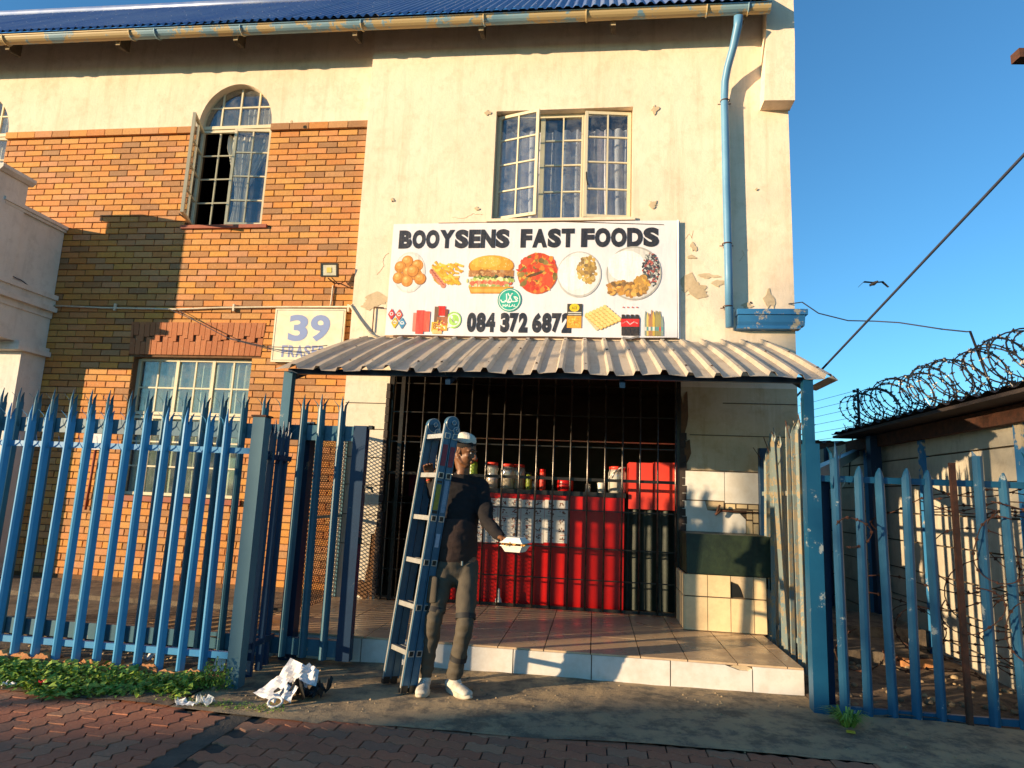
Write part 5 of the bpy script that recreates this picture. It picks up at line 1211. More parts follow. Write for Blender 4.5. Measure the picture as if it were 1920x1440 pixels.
def sticker(h0, h1, w0, w1, mat, nm='label_sticker'):
    b = MB(); q = [lp(h, w, du) for du in (-.0048, -.0012) for h, w in ((h0, w0), (h0, w1), (h1, w1), (h1, w0))]
    b.add(q, [(0, 1, 2, 3), (7, 6, 5, 4), (0, 4, 5, 1), (1, 5, 6, 2), (2, 6, 7, 3), (3, 7, 4, 0)]); return b.build(nm, mat, ld)
mr = simple('faded_red_sticker', (.22, .02, .045), (.28, .04, .05), 30, .5, bump=0); my = simple('yellow_sticker', (.34, .28, .02), (.2, .18, .04), 60, .5, bump=0)
sticker(1.555, 1.71, -.052, -.012, mr); sticker(1.55, 1.70, .014, .052, mr); sticker(1.235, 1.42, -.052, -.012, my); sticker(1.43, 1.445, -.052, -.012, M['black'])
sticker(1.21, 1.23, -.052, -.012, M['black']); sticker(1.22, 1.45, .014, .05, simple('printed_blue_label', (.12, .20, .30), (.25, .33, .42), 120, .5, bump=0)); sticker(.975, 1.07, .014, .045, simple('pale_label', (.42, .46, .55), (.35, .38, .45), 60, .5, bump=0))

# ------------------------------------------------------------------ the man
def loft(b, pts, rad, n=16, side=None):
    """closed tapered tube with round ends; rad items r or (r_side, r_depth); side = direction of r_side"""
    pts = [Vector(p) for p in pts]; rad = [(r, r) if not isinstance(r, tuple) else r for r in rad]
    P = []; Rr = []
    d0 = (pts[0]-pts[1]).normalized(); d1 = (pts[-1]-pts[-2]).normalized()
    for t in (1.0, .85, .5): P.append(pts[0]+d0*min(rad[0])*t); k = math.sqrt(max(1e-4, 1-t*t)); Rr.append((rad[0][0]*k+.0005, rad[0][1]*k+.0005))
    P += pts; Rr += rad
    for t in (.5, .85, 1.0): P.append(pts[-1]+d1*min(rad[-1])*t); k = math.sqrt(max(1e-4, 1-t*t)); Rr.append((rad[-1][0]*k+.0005, rad[-1][1]*k+.0005))
    vs = []; u = None
    for i, p in enumerate(P):
        d = (P[min(i+1, len(P)-1)]-P[max(i-1, 0)]).normalized()
        s = Vector(side) if side is not None else (Vector((1, 0, 0)) if abs(d.x) < .8 else Vector((0, 1, 0)))
        if u is not None and side is None: s = u
        u = (s-d*s.dot(d)).normalized(); w = d.cross(u)
        for k in range(n):
            a = 2*PI*k/n; vs.append(p+u*math.cos(a)*Rr[i][0]+w*math.sin(a)*Rr[i][1])
    m = len(P); fs = [(i*n+k, i*n+(k+1) % n, (i+1)*n+(k+1) % n, (i+1)*n+k) for i in range(m-1) for k in range(n)]+[tuple(range(n-1, -1, -1)), tuple((m-1)*n+k for k in range(n))]
    b.add(vs, fs, 0, True)
def ellipsoid(b, c, r, T=None, n=18, m=12):
    vs = []; 
    for j in range(1, m):
        f = PI*j/m
        for k in range(n):
            a = 2*PI*k/n; p = Vector((r[0]*math.sin(f)*math.cos(a), r[1]*math.sin(f)*math.sin(a), r[2]*math.cos(f))); vs.append(Vector(c)+(T @ p if T else p))
    vs.append(Vector(c)+(T @ Vector((0, 0, r[2])) if T else Vector((0, 0, r[2])))); vs.append(Vector(c)-(T @ Vector((0, 0, r[2])) if T else Vector((0, 0, r[2]))))
    q = len(vs); fs = [(j*n+k, (j+1)*n+k, (j+1)*n+(k+1) % n, j*n+(k+1) % n) for j in range(m-2) for k in range(n)]+[(q-2, k, (k+1) % n) for k in range(n)]+[(q-1, (m-2)*n+(k+1) % n, (m-2)*n+k) for k in range(n)]
    b.add(vs, fs, 0, True)
def fuse(b, name, mat, parent, vox=.008, smooth=4, folds=None):
    me = b.mesh(name, mat); o = bpy.data.objects.new('tmp', me); C.objects.link(o)
    r = o.modifiers.new('r', 'REMESH'); r.mode = 'VOXEL'; r.voxel_size = vox; r.use_smooth_shade = True
    s = o.modifiers.new('s', 'SMOOTH'); s.iterations = smooth; s.factor = .6
    bpy.context.view_layer.update(); m2 = bpy.data.meshes.new_from_object(o.evaluated_get(bpy.context.evaluated_depsgraph_get()))
    bpy.data.objects.remove(o); bpy.data.meshes.remove(me)
    if folds:
        nn = [v.normal.copy() for v in m2.vertices]
        for v, q in zip(m2.vertices, nn): v.co += q*folds(v.co)
    m2.polygons.foreach_set('use_smooth', [True]*len(m2.polygons)); m2.name = name
    if not m2.materials: m2.materials.append(mat)
    return put(name, m2, parent)
V = Vector
man = empty('person', (-1.0, 4.75, 0), 'man in white cap, dark sweater and grey-brown trousers carrying a ladder and a takeaway box', 'person')
SD = V((.84, .54, 0)); FW = V((.54, -.84, 0))                      # shoulder line (towards his left), chest direction
NK = V((-1.01, 4.93, 1.50)); HP = V((-1.0, 4.86, .90))
shR = NK+V((0, 0, -.045))-SD*.165+FW*.0; shL = NK+V((0, 0, -.055))+SD*.165
elR = V((-1.215, 4.99, 1.30)); wrR = V((-1.245, 4.885, 1.475)); haR = V((-1.262, 4.862, 1.53))
elL = V((-.775, 4.82, 1.185)); wrL = V((-.655, 4.65, 1.095)); haL = V((-.60, 4.60, 1.075))
hiR = V((-1.07, 4.82, .88)); hiL = V((-.915, 4.87, .88))
knR = V((-1.12, 4.74, .485)); knL = V((-.885, 4.74, .49))
anR = V((-1.165, 4.80, .09)); anL = V((-.955, 4.80, .095))
toR = V((-1.145, 4.60, .02)); toL = V((-.80, 4.66, .02))
HC = V((-.985, 4.90, 1.70)); HF = V((.93, -.30, -.26)).normalized(); HS = HF.cross(V((0, 0, 1))).normalized(); HU = HS.cross(HF)   # head: forward, his right, up
def H(f, s, u): return HC+HF*f+HS*s+HU*u
HT = Matrix((HF, HS, HU)).transposed()
b = MB()
ellipsoid(b, H(-.012, 0, .028), (.093, .073, .088), HT, 22, 14)     # cranium
ellipsoid(b, H(.030, 0, -.030), (.058, .056, .075), HT, 20, 12)     # face
ellipsoid(b, H(.052, 0, -.088), (.026, .028, .022), HT)             # chin
loft(b, [H(-.012, .050, -.055), H(.020, .042, -.082), H(.052, .015, -.096)], [.018, .016, .016], 10); loft(b, [H(-.012, -.050, -.055), H(.020, -.042, -.082), H(.052, -.015, -.096)], [.018, .016, .016], 10)
loft(b, [H(.082, 0, .018), H(.098, 0, -.012), H(.107, 0, -.028)], [.009, .011, .015], 10, HS); ellipsoid(b, H(.094, .013, -.032), (.013, .009, .009), HT); ellipsoid(b, H(.094, -.013, -.032), (.013, .009, .009), HT)
ellipsoid(b, H(.090, 0, -.056), (.010, .024, .0065), HT); ellipsoid(b, H(.087, 0, -.067), (.011, .021, .0075), HT)
for s in (-1, 1):
    loft(b, [H(.082, s*.008, .022), H(.078, s*.032, .025), H(.058, s*.052, .018)], [.008, .009, .007], 8)
    ellipsoid(b, H(.052, s*.036, -.022), (.022, .022, .022), HT)    # cheeks
    for a in range(9):                                              # ear rim
        t = -1.2+a*.5; ellipsoid(b, H(-.012-.013*math.cos(t)*.8, s*(.076+.004*math.cos(t)), -.010+.027*math.sin(t)), (.006, .005, .007), HT, 8, 6)
    ellipsoid(b, H(-.006, s*.072, -.012), (.010, .006, .020), HT, 10, 8); ellipsoid(b, H(-.004, s*.074, -.034), (.007, .005, .008), HT, 8, 6)
loft(b, [H(-.035, 0, -.03), NK+V((.012, -.01, .06)), NK+V((0, 0, .0)), NK+V((0, 0, -.06))], [.052, .050, .056, .07], 18)
loft(b, [NK+V((0, 0, -.06)), NK*.7+HP*.3, NK*.4+HP*.6, HP], [(.12, .075), (.145, .095), (.125, .085), (.14, .10)], 20, SD)
loft(b, [shR, elR, wrR], [.046, .037, .026], 14); loft(b, [shL, elL, wrL], [.046, .037, .026], 14)
loft(b, [hiR, knR, anR, anR+(toR-anR)*.25+V((0, 0, -.02))], [.075, .048, .032, .022], 16); loft(b, [hiL, knL, anL, anL+(toL-anL)*.25+V((0, 0, -.02))], [.075, .048, .032, .022], 16)
def hand(b, wr, pc, fdir, pn, curl, thumb, sc=1.0):
    """wr wrist, pc palm centre, fdir finger direction, pn palm normal (towards grip), curl radians per joint"""
    fdir = fdir.normalized(); pn = (pn-fdir*pn.dot(fdir)).normalized(); sd = fdir.cross(pn)
    loft(b, [wr, pc-fdir*.02*sc, pc+fdir*.03*sc], [(.024, .019), (.036*sc, .014*sc), (.038*sc, .012*sc)], 14, sd)
    for k, (o, L) in enumerate(((-.028, .066), (-.0095, .076), (.0095, .070), (.027, .056))):
        p = pc+fdir*.036*sc+sd*o*sc; d = fdir.copy(); q = [p-fdir*.015]; r = [.0088]
        for j, f in enumerate((.42, .32, .26)):
            a = curl*(1+.3*j)+k*.06; d = (d*math.cos(a)+pn*math.sin(a)).normalized(); n2 = pn; pn2 = (pn*math.cos(a)-fdir*math.sin(a))
            p = p+d*L*f*sc*1.0; q.append(p); r.append(.0086-.0010*j)
        loft(b, q, [x*sc for x in r], 10)
    t0 = pc-fdir*.022*sc+sd*thumb*.026*sc; t1 = t0+(sd*thumb*.55+fdir*.6+pn*.4).normalized()*.034*sc; t2 = t1+(sd*thumb*.1+fdir*.5+pn*.8).normalized()*.028*sc
    loft(b, [t0, t1, t2], [.0115*sc, .0098*sc, .0085*sc], 10)
hand(b, wrR, V((-1.238, 4.852, 1.535)), V((-.10, -.10, .30)), V((.5, -.85, -.2)), .75, 1, 1.08)
hand(b, wrL, haL+V((0, .0, .012)), V((.62, -.42, -.10)), V((.1, -.25, -1)), .34, -1, 1.0)
body = fuse(b, 'body', M['skin'], man, .0048, 5)
# clothes
import_noise = noise.noise
def folds_top(p): return .011*noise.noise(V((p.x*8, p.y*8, p.z*12)))+.007*noise.noise(V((p.x*22, p.y*22, p.z*30)))
b = MB()
loft(b, [NK+V((0, 0, .005)), NK+V((0, 0, -.035))], [.064, .072], 20)
loft(b, [NK+V((0, 0, -.05)), NK*.86+HP*.14+FW*.0, NK*.62+HP*.38+FW*.012, NK*.35+HP*.65+FW*.012, NK*.12+HP*.88+FW*.012, HP+V((0, 0, .005))], [(.125, .070), (.165, .098), (.160, .112), (.150, .108), (.155, .110), (.150, .108)], 26, SD)
loft(b, [NK+V((0, 0, -.035))-SD*.04, shR-SD*.005], [.062, .062], 16); loft(b, [NK+V((0, 0, -.035))+SD*.04, shL+SD*.005], [.062, .062], 16)
loft(b, [shR, (shR+elR)/2, elR, wrR*.85+elR*.15], [.066, .058, .052, .040], 16); loft(b, [shL, (shL+elL)/2, elL, (elL+wrL)/2, wrL], [.066, .060, .052, .045, .036], 16)
sw = fuse(b, 'sweater', M['knit'], man, .0085, 5, folds_top); 
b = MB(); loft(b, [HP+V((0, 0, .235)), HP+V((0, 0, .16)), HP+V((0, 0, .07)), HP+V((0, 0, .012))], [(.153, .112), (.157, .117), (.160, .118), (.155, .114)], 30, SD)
hem = fuse(b, 'sweater_sunlit_hem', M['knit_sunlit'], man, .0085, 6, lambda p: .6*folds_top(p))  # same dark sweater, its sunlit lower part given as a browner shell
b = MB(); b.bar(NK+V((-.065, -.04, .03)), NK+V((-.01, -.068, -.05)), .006, .004); b.build('collar_stripe', M['alu2'], sw)
def folds_leg(p): return .007*noise.noise(V((p.x*8, p.y*8, p.z*5)))+(.008 if p.z < .62 else .005)*noise.noise(V((p.x*16+3, p.y*16, p.z*26)))+.006*max(0, math.sin(p.z*52))*max(0, 1-abs(p.z-.17)/.12)
b = MB()
loft(b, [HP+V((0, 0, .055)), HP+V((0, 0, -.01)), HP+V((0, 0, -.09))], [(.138, .100), (.146, .110), (.138, .108)], 24, SD)
loft(b, [hiR+V((.0, 0, -.02)), hiR*.6+knR*.4, knR, knR*.5+anR*.5, anR+V((.0, -.0, .03))], [(.086, .090), (.080, .085), (.062, .068), (.056, .060), (.050, .054)], 18, SD)
loft(b, [hiL+V((.0, 0, -.02)), hiL*.6+knL*.4, knL, knL*.5+anL*.5, anL+V((.0, -.0, .03))], [(.086, .090), (.080, .085), (.062, .068), (.056, .060), (.050, .054)], 18, SD)
tr = fuse(b, 'trousers', M['trouser'], man, .0085, 4, folds_leg)
def band(a, c, t, r, h):                                           # black tape round the leg
    p = a*(1-t)+c*t; d = (c-a).normalized(); b = MB(); loft(b, [p-d*h*.5, p+d*h*.5], [r, r], 20); return b
for a, c, t, r in ((hiR, knR, .80, .073), (hiL, knL, .90, .071), (knL, anL, .62, .059)):
    b = MB(); p = a*(1-t)+c*t; d = (c-a).normalized(); u = V((1, 0, 0)); n = 24
    vs = []
    for q in (-.018, .018):
        for k in range(n):
            an = 2*PI*k/n; w = d.cross(u).normalized(); u2 = w.cross(d).normalized(); vs.append(p+d*q+(u2*math.cos(an)+w*math.sin(an))*(r+.002))
    b.add(vs, [(k, (k+1) % n, n+(k+1) % n, n+k) for k in range(n)], 0, True); b.build('leg_band', M['trim'], tr)
b = MB(); p = HP+FW*.118+V((0, 0, -.01)); b.bar(p-SD*.004, p+SD*.006, .012, .03); b.build('belt_buckle', M['alu2'], tr)
b = MB(); p = (hiR*.55+knR*.45)+V((-.045, -.082, .0)); loft(b, [p+V((0, 0, .085)), p+V((0, 0, -.075))], [(.052, .014), (.050, .016)], 14, V((.9, -.3, 0))); b.build('cargo_pocket', M['trouser'], tr)
def shoe(an, to, nm):
    d = V((to.x-an.x, to.y-an.y, 0)).normalized(); s = V((-d.y, d.x, 0)); hl = an-d*.055; hl.z = 0; b = MB()
    loft(b, [hl+V((0, 0, .055)), hl+d*.08+V((0, 0, .052)), hl+d*.15+V((0, 0, .043)), hl+d*.215+V((0, 0, .036))], [(.036, .034), (.038, .040), (.045, .032), (.043, .024)], 18, s)
    loft(b, [an+V((0, 0, .005)), an+d*.02+V((0, 0, -.03))], [.042, .044], 16)
    sh_ = fuse(b, 'shoe', M['shoe'], man, .0055, 3)
    b = MB(); L = .285; out = []
    for k in range(28):
        a = 2*PI*k/28; x = math.cos(a); w_ = .048*(1+.12*x) if x > 0 else .040
        out.append((x*L/2, math.sin(a)*w_*(1-.12*max(0, -x))))
    vs = [];
    for z, e in ((.0, .97), (.008, 1.03), (.026, 1.02), (.034, .93)):
        for x, y in out: q = hl+d*(.112+x*e)+s*y*e; vs.append((q.x, q.y, z+(.012*(x/(L/2))**4 if z < .01 and x > 0 else 0)))
    n = 28; b.add(vs, [(j*n+k, j*n+(k+1) % n, (j+1)*n+(k+1) % n, (j+1)*n+k) for j in range(3) for k in range(n)]+[tuple(range(n-1, -1, -1)), tuple(3*n+k for k in range(n))], 0, True); b.build('sole', M['sole'], sh_)
    b = MB()
    for k in range(5):
        t = .085+k*.022; z = .098-.008*k; p = hl+d*t; b.tube([p-s*.026+V((0, 0, z-.018)), p+V((0, 0, z)), p+s*.026+d*.008+V((0, 0, z-.018))], .0032, 5)
        b.tube([p-s*.026+d*.018+V((0, 0, z-.024)), p+V((0, 0, z-.002)), p+s*.024+V((0, 0, z-.018))], .0028, 5)
    b.build('laces', M['paper'], sh_)
shoe(anR, toR, 'R'); shoe(anL, toL, 'L')
# hair, cap, eyes
b = MB(); ellipsoid(b, H(-.014, 0, .030), (.0965, .0765, .092), HT, 48, 36)
me = b.mesh('hair', M['hair']); bm = bmesh.new(); bm.from_mesh(me)
def cut(v):
    q = HT.transposed() @ (v.co-HC); return q.z < (.012+q.x*.55 if q.x > 0 else (.018 if q.x > -.034 else -.028))
bmesh.ops.delete(bm, geom=[v for v in bm.verts if cut(v)], context='VERTS'); bm.to_mesh(me); bm.free(); put('hair', me, man)
b = MB(); CT = Matrix.Rotation(0, 3, 'X')
CC = H(-.018, 0, .066); n = 26; vs = []
for j, (r, z) in enumerate(((.078, -.004), (.080, .012), (.078, .03), (.068, .052), (.05, .066), (.028, .074), (.008, .076))):
    for k in range(n):
        a = 2*PI*k/n; pz = 1+.03*math.sin(a*6+j)+.02*math.sin(a*9); vs.append(CC+HT @ V((r*1.06*math.cos(a)*pz, r*.92*math.sin(a)*pz, z)))
b.add(vs, [(j*n+k, j*n+(k+1) % n, (j+1)*n+(k+1) % n, (j+1)*n+k) for j in range(6) for k in range(n)]+[tuple(6*n+k for k in range(n))], 0, True); b.build('cap', M['cap'], man)
for s in (-1, 1):
    b = MB(); ellipsoid(b, H(.0745, s*.031, .004), (.008, .011, .0062), HT, 14, 10); e = b.build('eye', simple('eye_white', (.55, .5, .45), rough=.3, bump=0), man)
    b = MB(); ellipsoid(b, H(.0815, s*.030, .003), (.0035, .006, .006), HT, 10, 8); b.build('iris', M['black'], e)
    b = MB(); loft(b, [H(.085, s*.012, .028), H(.080, s*.034, .034), H(.066, s*.052, .026)], [.0035, .004, .0025], 8); b.build('eyebrow', M['hair'], man)
b = MB(); b.tube([wrR+V((.02*math.cos(a)+.0, .026*math.sin(a), .006*math.cos(a))) for a in [2*PI*i/14 for i in range(14)]], .004, 6, closed=True); b.build('red_wristband', M['redbright'], man)
# takeaway box
tb = empty('takeaway_box', (-.535, 4.57, 1.05), 'white foam takeaway box full of chips in the man\'s left hand', 'food box')
bx = V((-.532, 4.57, 1.046)); ba = R(-18)
def frust(b, z0, z1, w0, d0, w1, d1, mi=0):
    vs = []
    for z, w_, d_ in ((z0, w0, d0), (z1, w1, d1)):
        for x, y in ((-w_, -d_), (w_, -d_), (w_, d_), (-w_, d_)): vs.append((bx.x+x*math.cos(ba)-y*math.sin(ba), bx.y+x*math.sin(ba)+y*math.cos(ba), bx.z+z))
    b.add(vs, [(3, 2, 1, 0), (4, 5, 6, 7), (0, 1, 5, 4), (1, 2, 6, 5), (2, 3, 7, 6), (3, 0, 4, 7)], mi)
b = MB(); frust(b, -.038, .0, .055, .05, .076, .07); b.build('base', M['foam'], tb)
b = MB(); frust(b, 0, .005, .082, .076, .082, .076); b.build('rim', M['foam'], tb)
b = MB(); frust(b, .022, .027, .084, .078, .082, .076); frust(b, .027, .058, .076, .07, .048, .045); b.build('lid', M['foam'], tb)
b = MB(); rr = random.Random(8)
for i in range(46):
    x, y = rr.uniform(-.07, .07), rr.uniform(-.07, .05); a = rr.uniform(0, 3.1); q = V((bx.x+x, bx.y+y, bx.z+.012+rr.uniform(-.004, .008))); d = V((math.cos(a)*.022, math.sin(a)*.022, rr.uniform(-.006, .006))); b.bar(q-d, q+d, .009, .009)
b.build('chips', M['food'], tb)

# ------------------------------------------------------------------ hut on the right
ht = empty('precast_hut', (3.4, 8, 0), 'low precast concrete panel hut with overhanging dark roof at the right', 'hut')
HX = 3.40
ys = [4.45, 5.72, 7.33, 8.75, 10.2, 11.6]; hz = [-.05, .17, .46, .76, 1.06, 1.36, 1.66, 1.95, 2.26]
for i in range(len(ys)-1):
    for j in range(len(hz)-1):
        b = MB(); b.box(HX+jit(.004), HX+.05, ys[i]+.02, ys[i+1]-.02, hz[j]+.008, hz[j+1]-.008); b.build('panel', M['hutpanel'], ht)
b = MB(); b.box(HX+.03, HX+.06, 4.45, 11.6, -.05, 2.26); b.build('panel_backing', M['grout'], ht)
for k, y in enumerate(ys):
    b = MB(); b.box(HX-.035, HX+.04, y-.05, y+.05, -.05, 2.25); b.build('panel_post', M['bluetrim'] if k < 4 else M['gate_dk'], ht)
b = MB(); b.box(3.30, 3.36, 4.3, 9.2, 2.12, 2.26); b.build('fascia', M['rust'], ht)
b = MB(); vs = []; n = 168
for i in range(n+1):
    y = 4.3+4.6*i/n; dz = .016*math.cos(i*2*PI/8.5)
    vs += [(3.02, y, 2.325+dz), (3.8, y, 2.37+dz), (6.5, y, 2.5+dz)]
b.add(vs, [(i*3+j, (i+1)*3+j, (i+1)*3+j+1, i*3+j+1) for i in range(n) for j in range(2)], 0, True); b.build('roof_sheet', M['hutroof'], ht)
b = MB(); b.box(3.04, 6.5, 4.3, 8.9, 2.27, 2.30); b.build('roof_underside', M['hutroof'], ht)
b = MB(); b.box(2.0, 7, 12.0, 12.2, -.05, 2.40); back = empty('back_shed', (4, 12, 0), 'dark blue shed with corrugated roof edge behind the right hand yard', 'shed'); b.build('wall', M['gate_dk'], back)
b = MB(); vs = []; n = 300
for i in range(n+1):
    x = 2.2+6*i/n; dz = .022*math.cos(x*2*PI/.2); vs += [(x, 11.85, 2.50+dz), (x, 13.5, 2.62+dz)]
b.add(vs, [(i*2, i*2+2, i*2+3, i*2+1) for i in range(n)], 0, True); b.build('roof_sheet', M['hutroof'], back)
b = MB(); b.box(2.2, 8, 11.9, 12.0, 2.32, 2.47); b.build('fascia', M['rust'], back)
b = MB(); b.bar((1.66, 5.25, 1.64), (3.36, 9.0, 2.10), .07, .09); tag(b.build('brace_beam', M['gate']), 'grey-blue beam sloping back from the right awning post', 'beam')
b = MB(); b.box(3.22, 3.34, 8.2, 8.32, 0, 2.25); tag(b.build('yard_post', M['gate_dk']), 'dark square post against the hut at the back of the yard', 'post')
for (y0, y1, x0, x1, z1) in ((7.3, 8.3, 2.15, 3.3, .22), (6.6, 7.3, 2.15, 3.0, .12)):
    b = MB(); b.box(x0, x1, y0, y1, -.05, z1); tag(b.build('yard_step', M['slab']), kind='structure')
b = MB(); b.box(2.75, 3.02, 6.55, 6.72, 0.0, .09); tag(b.build('red_brick_block', M['kerb_brick']), 'reddish brick block lying on the soil of the yard', 'block')
# razor wire coil on the hut roof
def barbed(b, pts, r=.004, every=3, L=.022, seed=0):
    rr = random.Random(seed); b.tube(pts, r, 4)
    for i in range(1, len(pts)-1, every):
        p = Vector(pts[i]); d = (Vector(pts[i+1])-p).normalized(); u = d.cross(V((rr.uniform(-1, 1), rr.uniform(-1, 1), rr.uniform(-1, 1)))).normalized(); w_ = d.cross(u)
        b.bar(p-u*L, p+u*L, .004, .009); b.bar(p-w_*L*.8, p+w_*L*.8, .004, .009); b.bar(p-d*.010, p+d*.010, .014, .012)
b = MB(); rr = random.Random(2)
for s, ph in ((1, 0), (-1, 1.3)):
    pts = []; turns = 17; n = turns*26; ra = rr.random()
    for i in range(n+1):
        t = i/n; a = s*2*PI*turns*t+ph; R_ = .195+.012*math.sin(t*37+ph); y = 4.35+3.9*t+.07*math.sin(a*.5+t*9)
        pts.append((3.13+R_*math.cos(a)+.03*math.sin(t*23), y+.10*math.sin(a), 2.55+.012*math.sin(t*29)+R_*math.sin(a)))
    barbed(b, pts, .0062, 2, .021, 3)
pts = [(3.13, 4.35+4.4*i/60, 2.36+.006*math.sin(i)) for i in range(61)]; barbed(b, pts, .003, 1, .02, 8)
for i in range(70): 
    y = 4.4+i*.06; b.bar((3.06+jit(.02), y, 2.33), (3.05+jit(.04), y+jit(.03), 2.40+jit(.03)), .004, .005)
tag(b.build('razor_wire_coil', M['blackmetal']), 'long coil of razor wire along the edge of the hut roof', 'razor wire')
b = MB(); b.tube([(3.15, 5.60, 2.33), (3.15, 5.86, 2.92)], .011, 6); tag(b.build('iron_rod', M['blackmetal']), 'leaning dark iron rod rising out of the razor wire', 'rod')
# tangled barbed wire behind the right fence
b = MB()
loops = [((2.78, 5.35, 1.05), .26, (.2, 1, .1), 1.1), ((2.95, 5.45, .8), .30, (.1, 1, -.3), 1.2), ((2.45, 5.4, 1.35), .3, (0, .4, 1), .5), ((3.05, 5.3, 1.2), .22, (.6, 1, .2), 1.3), ((2.6, 5.6, .22), .30, (.1, .2, 1), 1.5), ((2.9, 5.5, .35), .32, (.2, .3, 1), 1.4),
         ((2.15, 5.9, .25), .16, (.3, 1, .1), .8), ((2.75, 5.3, 1.45), .35, (.1, .2, 1), .6), ((3.1, 5.4, .55), .28, (.2, 1, .4), 1.2), ((2.45, 5.6, .5), .2, (.3, 1, .5), .9), ((1.80, 4.98, 1.22), .12, (.1, 1, .2), .7), ((2.55, 4.97, .75), .17, (.1, 1, .1), .8), ((2.78, 4.96, 1.15), .20, (.15, 1, .1), .9), ((2.92, 4.97, .62), .18, (.1, 1, .3), .8), ((2.3, 5.2, .55), .15, (.1, 1, .3), .6)]
for k, (c, r_, ax, tr_) in enumerate(loops):
    ax = V(ax).normalized(); u = ax.cross(V((0, .3, 1))).normalized(); w_ = ax.cross(u); pts = []; n = int(34*tr_)
    for i in range(n+1):
        a = 2*PI*tr_*i/n+k; rr_ = r_*(1+.12*math.sin(a*2.3+k)); pts.append(tuple(V(c)+u*rr_*math.cos(a)+w_*rr_*math.sin(a)+ax*(.10*i/n-.05+.02*math.sin(a*3))))
    barbed(b, pts, .0042, 3, .013, k)
for k in range(6):
    y = 5.25+jit(.1); z = 1.56-.02*k+(-.6 if k > 3 else 0)+(k % 2)*-.1; pts = [(1.95+.0+.085*i+.5*(k < 4), y+.05*math.sin(i+k), z-.05*math.sin(i*.5+k)) for i in range(14)]; barbed(b, pts, .0042, 2, .013, k+20)
tag(b.build('barbed_wire_tangle', M['rust']), 'rusty tangle of barbed wire behind the right blue fence', 'barbed wire')
# electric fence pole, cables, bird, beam end
ep = empty('electric_fence_pole', (3.5, 9.3, 1), 'thin black electric fence pole with insulators behind the razor wire', 'pole')
b = MB(); b.tube([(3.53, 9.3, .3), (3.525, 9.3, 3.0)], .018, 6); b.build('mast', M['blackmetal'], ep)
for i in range(7):
    z = 2.96-i*.118; b = MB(); b.tube([(3.53, 9.3, z), (3.47, 9.28, z-.005)], .014, 6); b.tube([(3.475, 9.28, z-.02), (3.47, 9.28, z+.018)], .022, 6); b.build('insulator', M['black'], ep)
    b = MB(); b.tube([(3.47, 9.28, z), (2.9, 12.5, z+.02-.015), (2.0, 17.8, z+.04)], .003, 4); b.build('fence_wire', M['cable'], ep)
b = MB(); b.tube([(3.52, 9.3, 2.6), (3.40, 9.3, 2.2), (3.36, 9.3, 1.7)], .01, 5); b.build('stay', M['blackmetal'], ep)
def cable(name, pts, r, lab, n=24, sag=0):
    b = MB(); P_ = []
    for a, c in zip(pts, pts[1:]):
        for i in range(n): t = i/n; p = V(a)*(1-t)+V(c)*t; P_.append(p-V((0, 0, sag*4*t*(1-t))))
    P_.append(V(pts[-1])); b.tube(P_, r, 6); return tag(b.build(name, M['cable']), lab, 'cable')
dA = V((.632, 1, .54)); dB = V((.2895, 1, .1545))
_p2 = CAMP+V((.70, 1, .61))*4.2; _p1 = CAMP+dB*7.5
cable('overhead_cable', [tuple(_p2+(_p2-_p1)*4.5), tuple(_p2), tuple(_p1), (2.125, 7.75, 2.35)], .011, 'thick dark overhead cable slanting down to the back corner of the shop', 24)
_e = _p2+(_p2-_p1)*4.5; b = MB(); b.tube([(_e.x, _e.y, -.05), (_e.x, _e.y, _e.z+.3)], [.13, .09], 10)
tag(b.build('cable_pole', M['bark']), 'wooden pole across the street carrying the overhead cable', 'pole')
b = MB(); b.tube([(2.06, 7.195, 3.56), (2.14, 7.0, 3.52), (2.3, 7.0, 3.40), (2.59, 7.0, 3.322), (2.85, 7.0, 3.318), (3.0, 6.8, 3.25), (3.2, 6.4, 3.08), (3.25, 6.1, 2.98), (3.15, 5.86, 2.92)], .0065, 6)
tag(b.build('thin_cable', M['cable']), 'thin blue-grey cable from the shop corner to the tip of the iron rod', 'cable')
bd = MB(); c = V((8.175, 20, 8.04)); loft(bd, [c+V((-.05, .12, 0)), c, c+V((.05, -.14, .02))], [.03, .06, .03], 10)
bd2 = MB()
for s in (-1, 1):
    bd.add([c+V((s*.03, .05, .03)), c+V((s*.03, -.08, .03)), c+V((s*.26, -.04, .07)), c+V((s*.26, .09, .06)), c+V((s*.44, .0, -.10)), c+V((s*.42, .08, -.10)), c+V((s*.03, .0, .045)), c+V((s*.26, .02, .085))], [(0, 3, 7, 6), (6, 7, 2, 1), (3, 5, 4, 7), (7, 4, 2)])
bd.add([c+V((-.05, .1, 0)), c+V((.05, .1, 0)), c+V((.0, .30, .0))], [(0, 1, 2)])
tag(bd.build('bird', M['trim']), 'dark bird gliding with bent wings in the blue sky', 'bird')
sp = empty('street_pole', (7.2, 8.3, 0), 'brown steel crossarm end of a pole at the right edge of the sky', 'pole')
b = MB(); b.bar((5.06, 8.0, 6.99), (7.6, 8.25, 7.02), .15, .12); b.build('arm', M['rust'], sp)
b = MB(); b.tube([(7.4, 8.23, -.05), (7.4, 8.23, 7.3)], [.11, .08], 10); b.build('pole', M['rust'], sp)

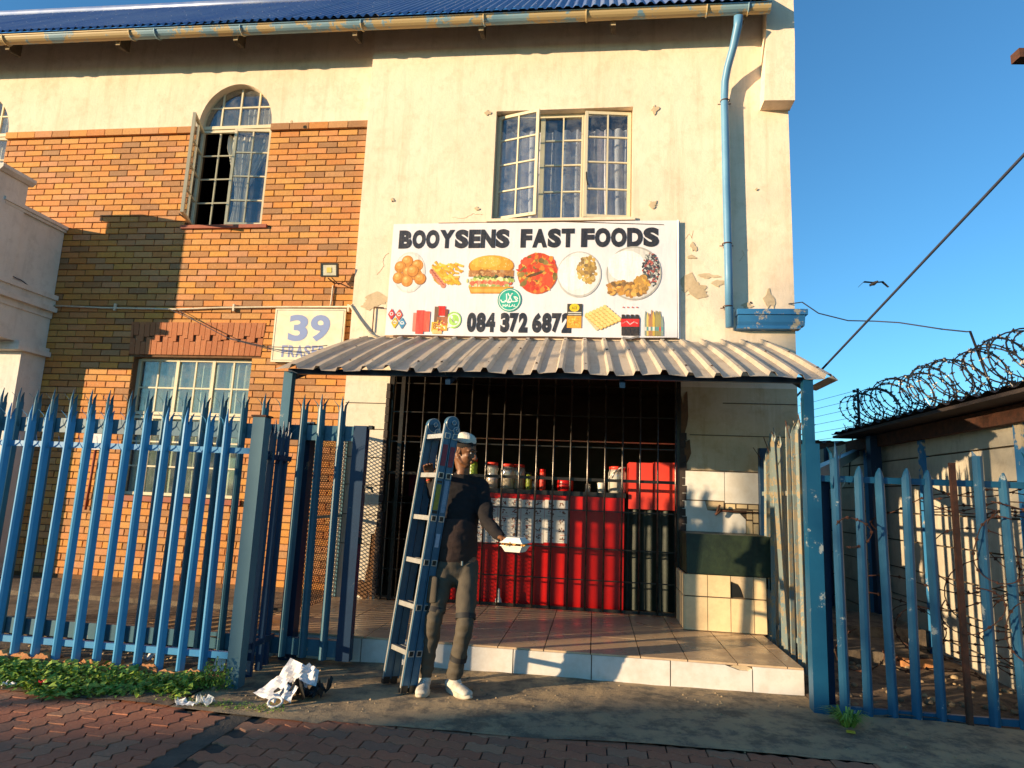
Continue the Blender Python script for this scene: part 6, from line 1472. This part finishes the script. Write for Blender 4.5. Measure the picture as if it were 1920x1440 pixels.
# ------------------------------------------------------------------ across the street (behind the camera)
ob = empty('shade_house', (-22, -10, 0), 'unseen long low house added across the street to shade the pavement', 'house')
def bp(x, y, t): return V((x, y, 0)) - V((SX, 1.0, 0))*t
HH = .285*14; LN = [bp(x, y, 14) for x, y in ((-9, 2.2), (-4, 3.3), (-2.2, 3.8), (-1.3, 4.15), (0, 4.85), (1.6, 5.35), (5, 6.0))]  # unseen house added for shade, front traced back from its shadow line
for i, (p, q) in enumerate(zip(LN, LN[1:])):
    b = MB(); d = (q-p).normalized(); nrm = V((-d.y, d.x, 0))*(-1)
    nrm = nrm if nrm.y < 0 else -nrm
    vs = [p, q, q+nrm*5, p+nrm*5]; b.add([(v.x, v.y, -.05) for v in vs]+[(v.x, v.y, HH) for v in vs], [(0, 3, 2, 1), (4, 5, 6, 7), (0, 1, 5, 4), (1, 2, 6, 5), (2, 3, 7, 6), (3, 0, 4, 7)])
    b.build('wall', M['white_wall'], ob)
def tree(x, y, zc, r, h, n, label, nl):
    t = empty('street_tree', (x, y, 0), label, 'tree', 'trees across the street'); b = MB(); rr = random.Random(n)
    b.tube([(x, y, 0), (x+.05, y, zc*.4), (x-.04, y+.03, zc-h*.5)], [.13, .10, .07], 8)
    for i in range(9):
        a_ = rr.random()*6.28; e_ = V((x+math.cos(a_)*r*.8, y+math.sin(a_)*r*.8, zc+rr.uniform(-.4, .5)*h)); b.tube([(x, y, zc-h*.55+.05*i), tuple((V((x, y, zc-h*.3))+e_)/2+V((0, 0, .1))), tuple(e_)], [.04, .025, .008], 5)
    b.build('trunk', M['bark'], t)
    def ds():
        k = rr.randint(0, 45); q = random.Random(k*7+n); cx, cy, cz = x+q.uniform(-.75, .75)*r, y+q.uniform(-.75, .75)*r, zc+q.uniform(-.5, .5)*h
        return cx+rr.gauss(0, .25)*r, cy+rr.gauss(0, .25)*r, cz+rr.gauss(0, .07)*h, rr.uniform(.7, 1.2)
    leaves('crown', nl, ds, .12, M['leaf2'], parent=t)
yy = -7.0; tree(-5.85+SX*yy, yy, 4.5, .62, 3.2, 3, 'slender leafy tree across the street, the lower of two', 3200)
yy = -6.2; tree(-9.9+SX*yy, yy, 7.5, 1.3, 3.0, 5, 'taller thin leafy tree across the street behind the lower one', 330)
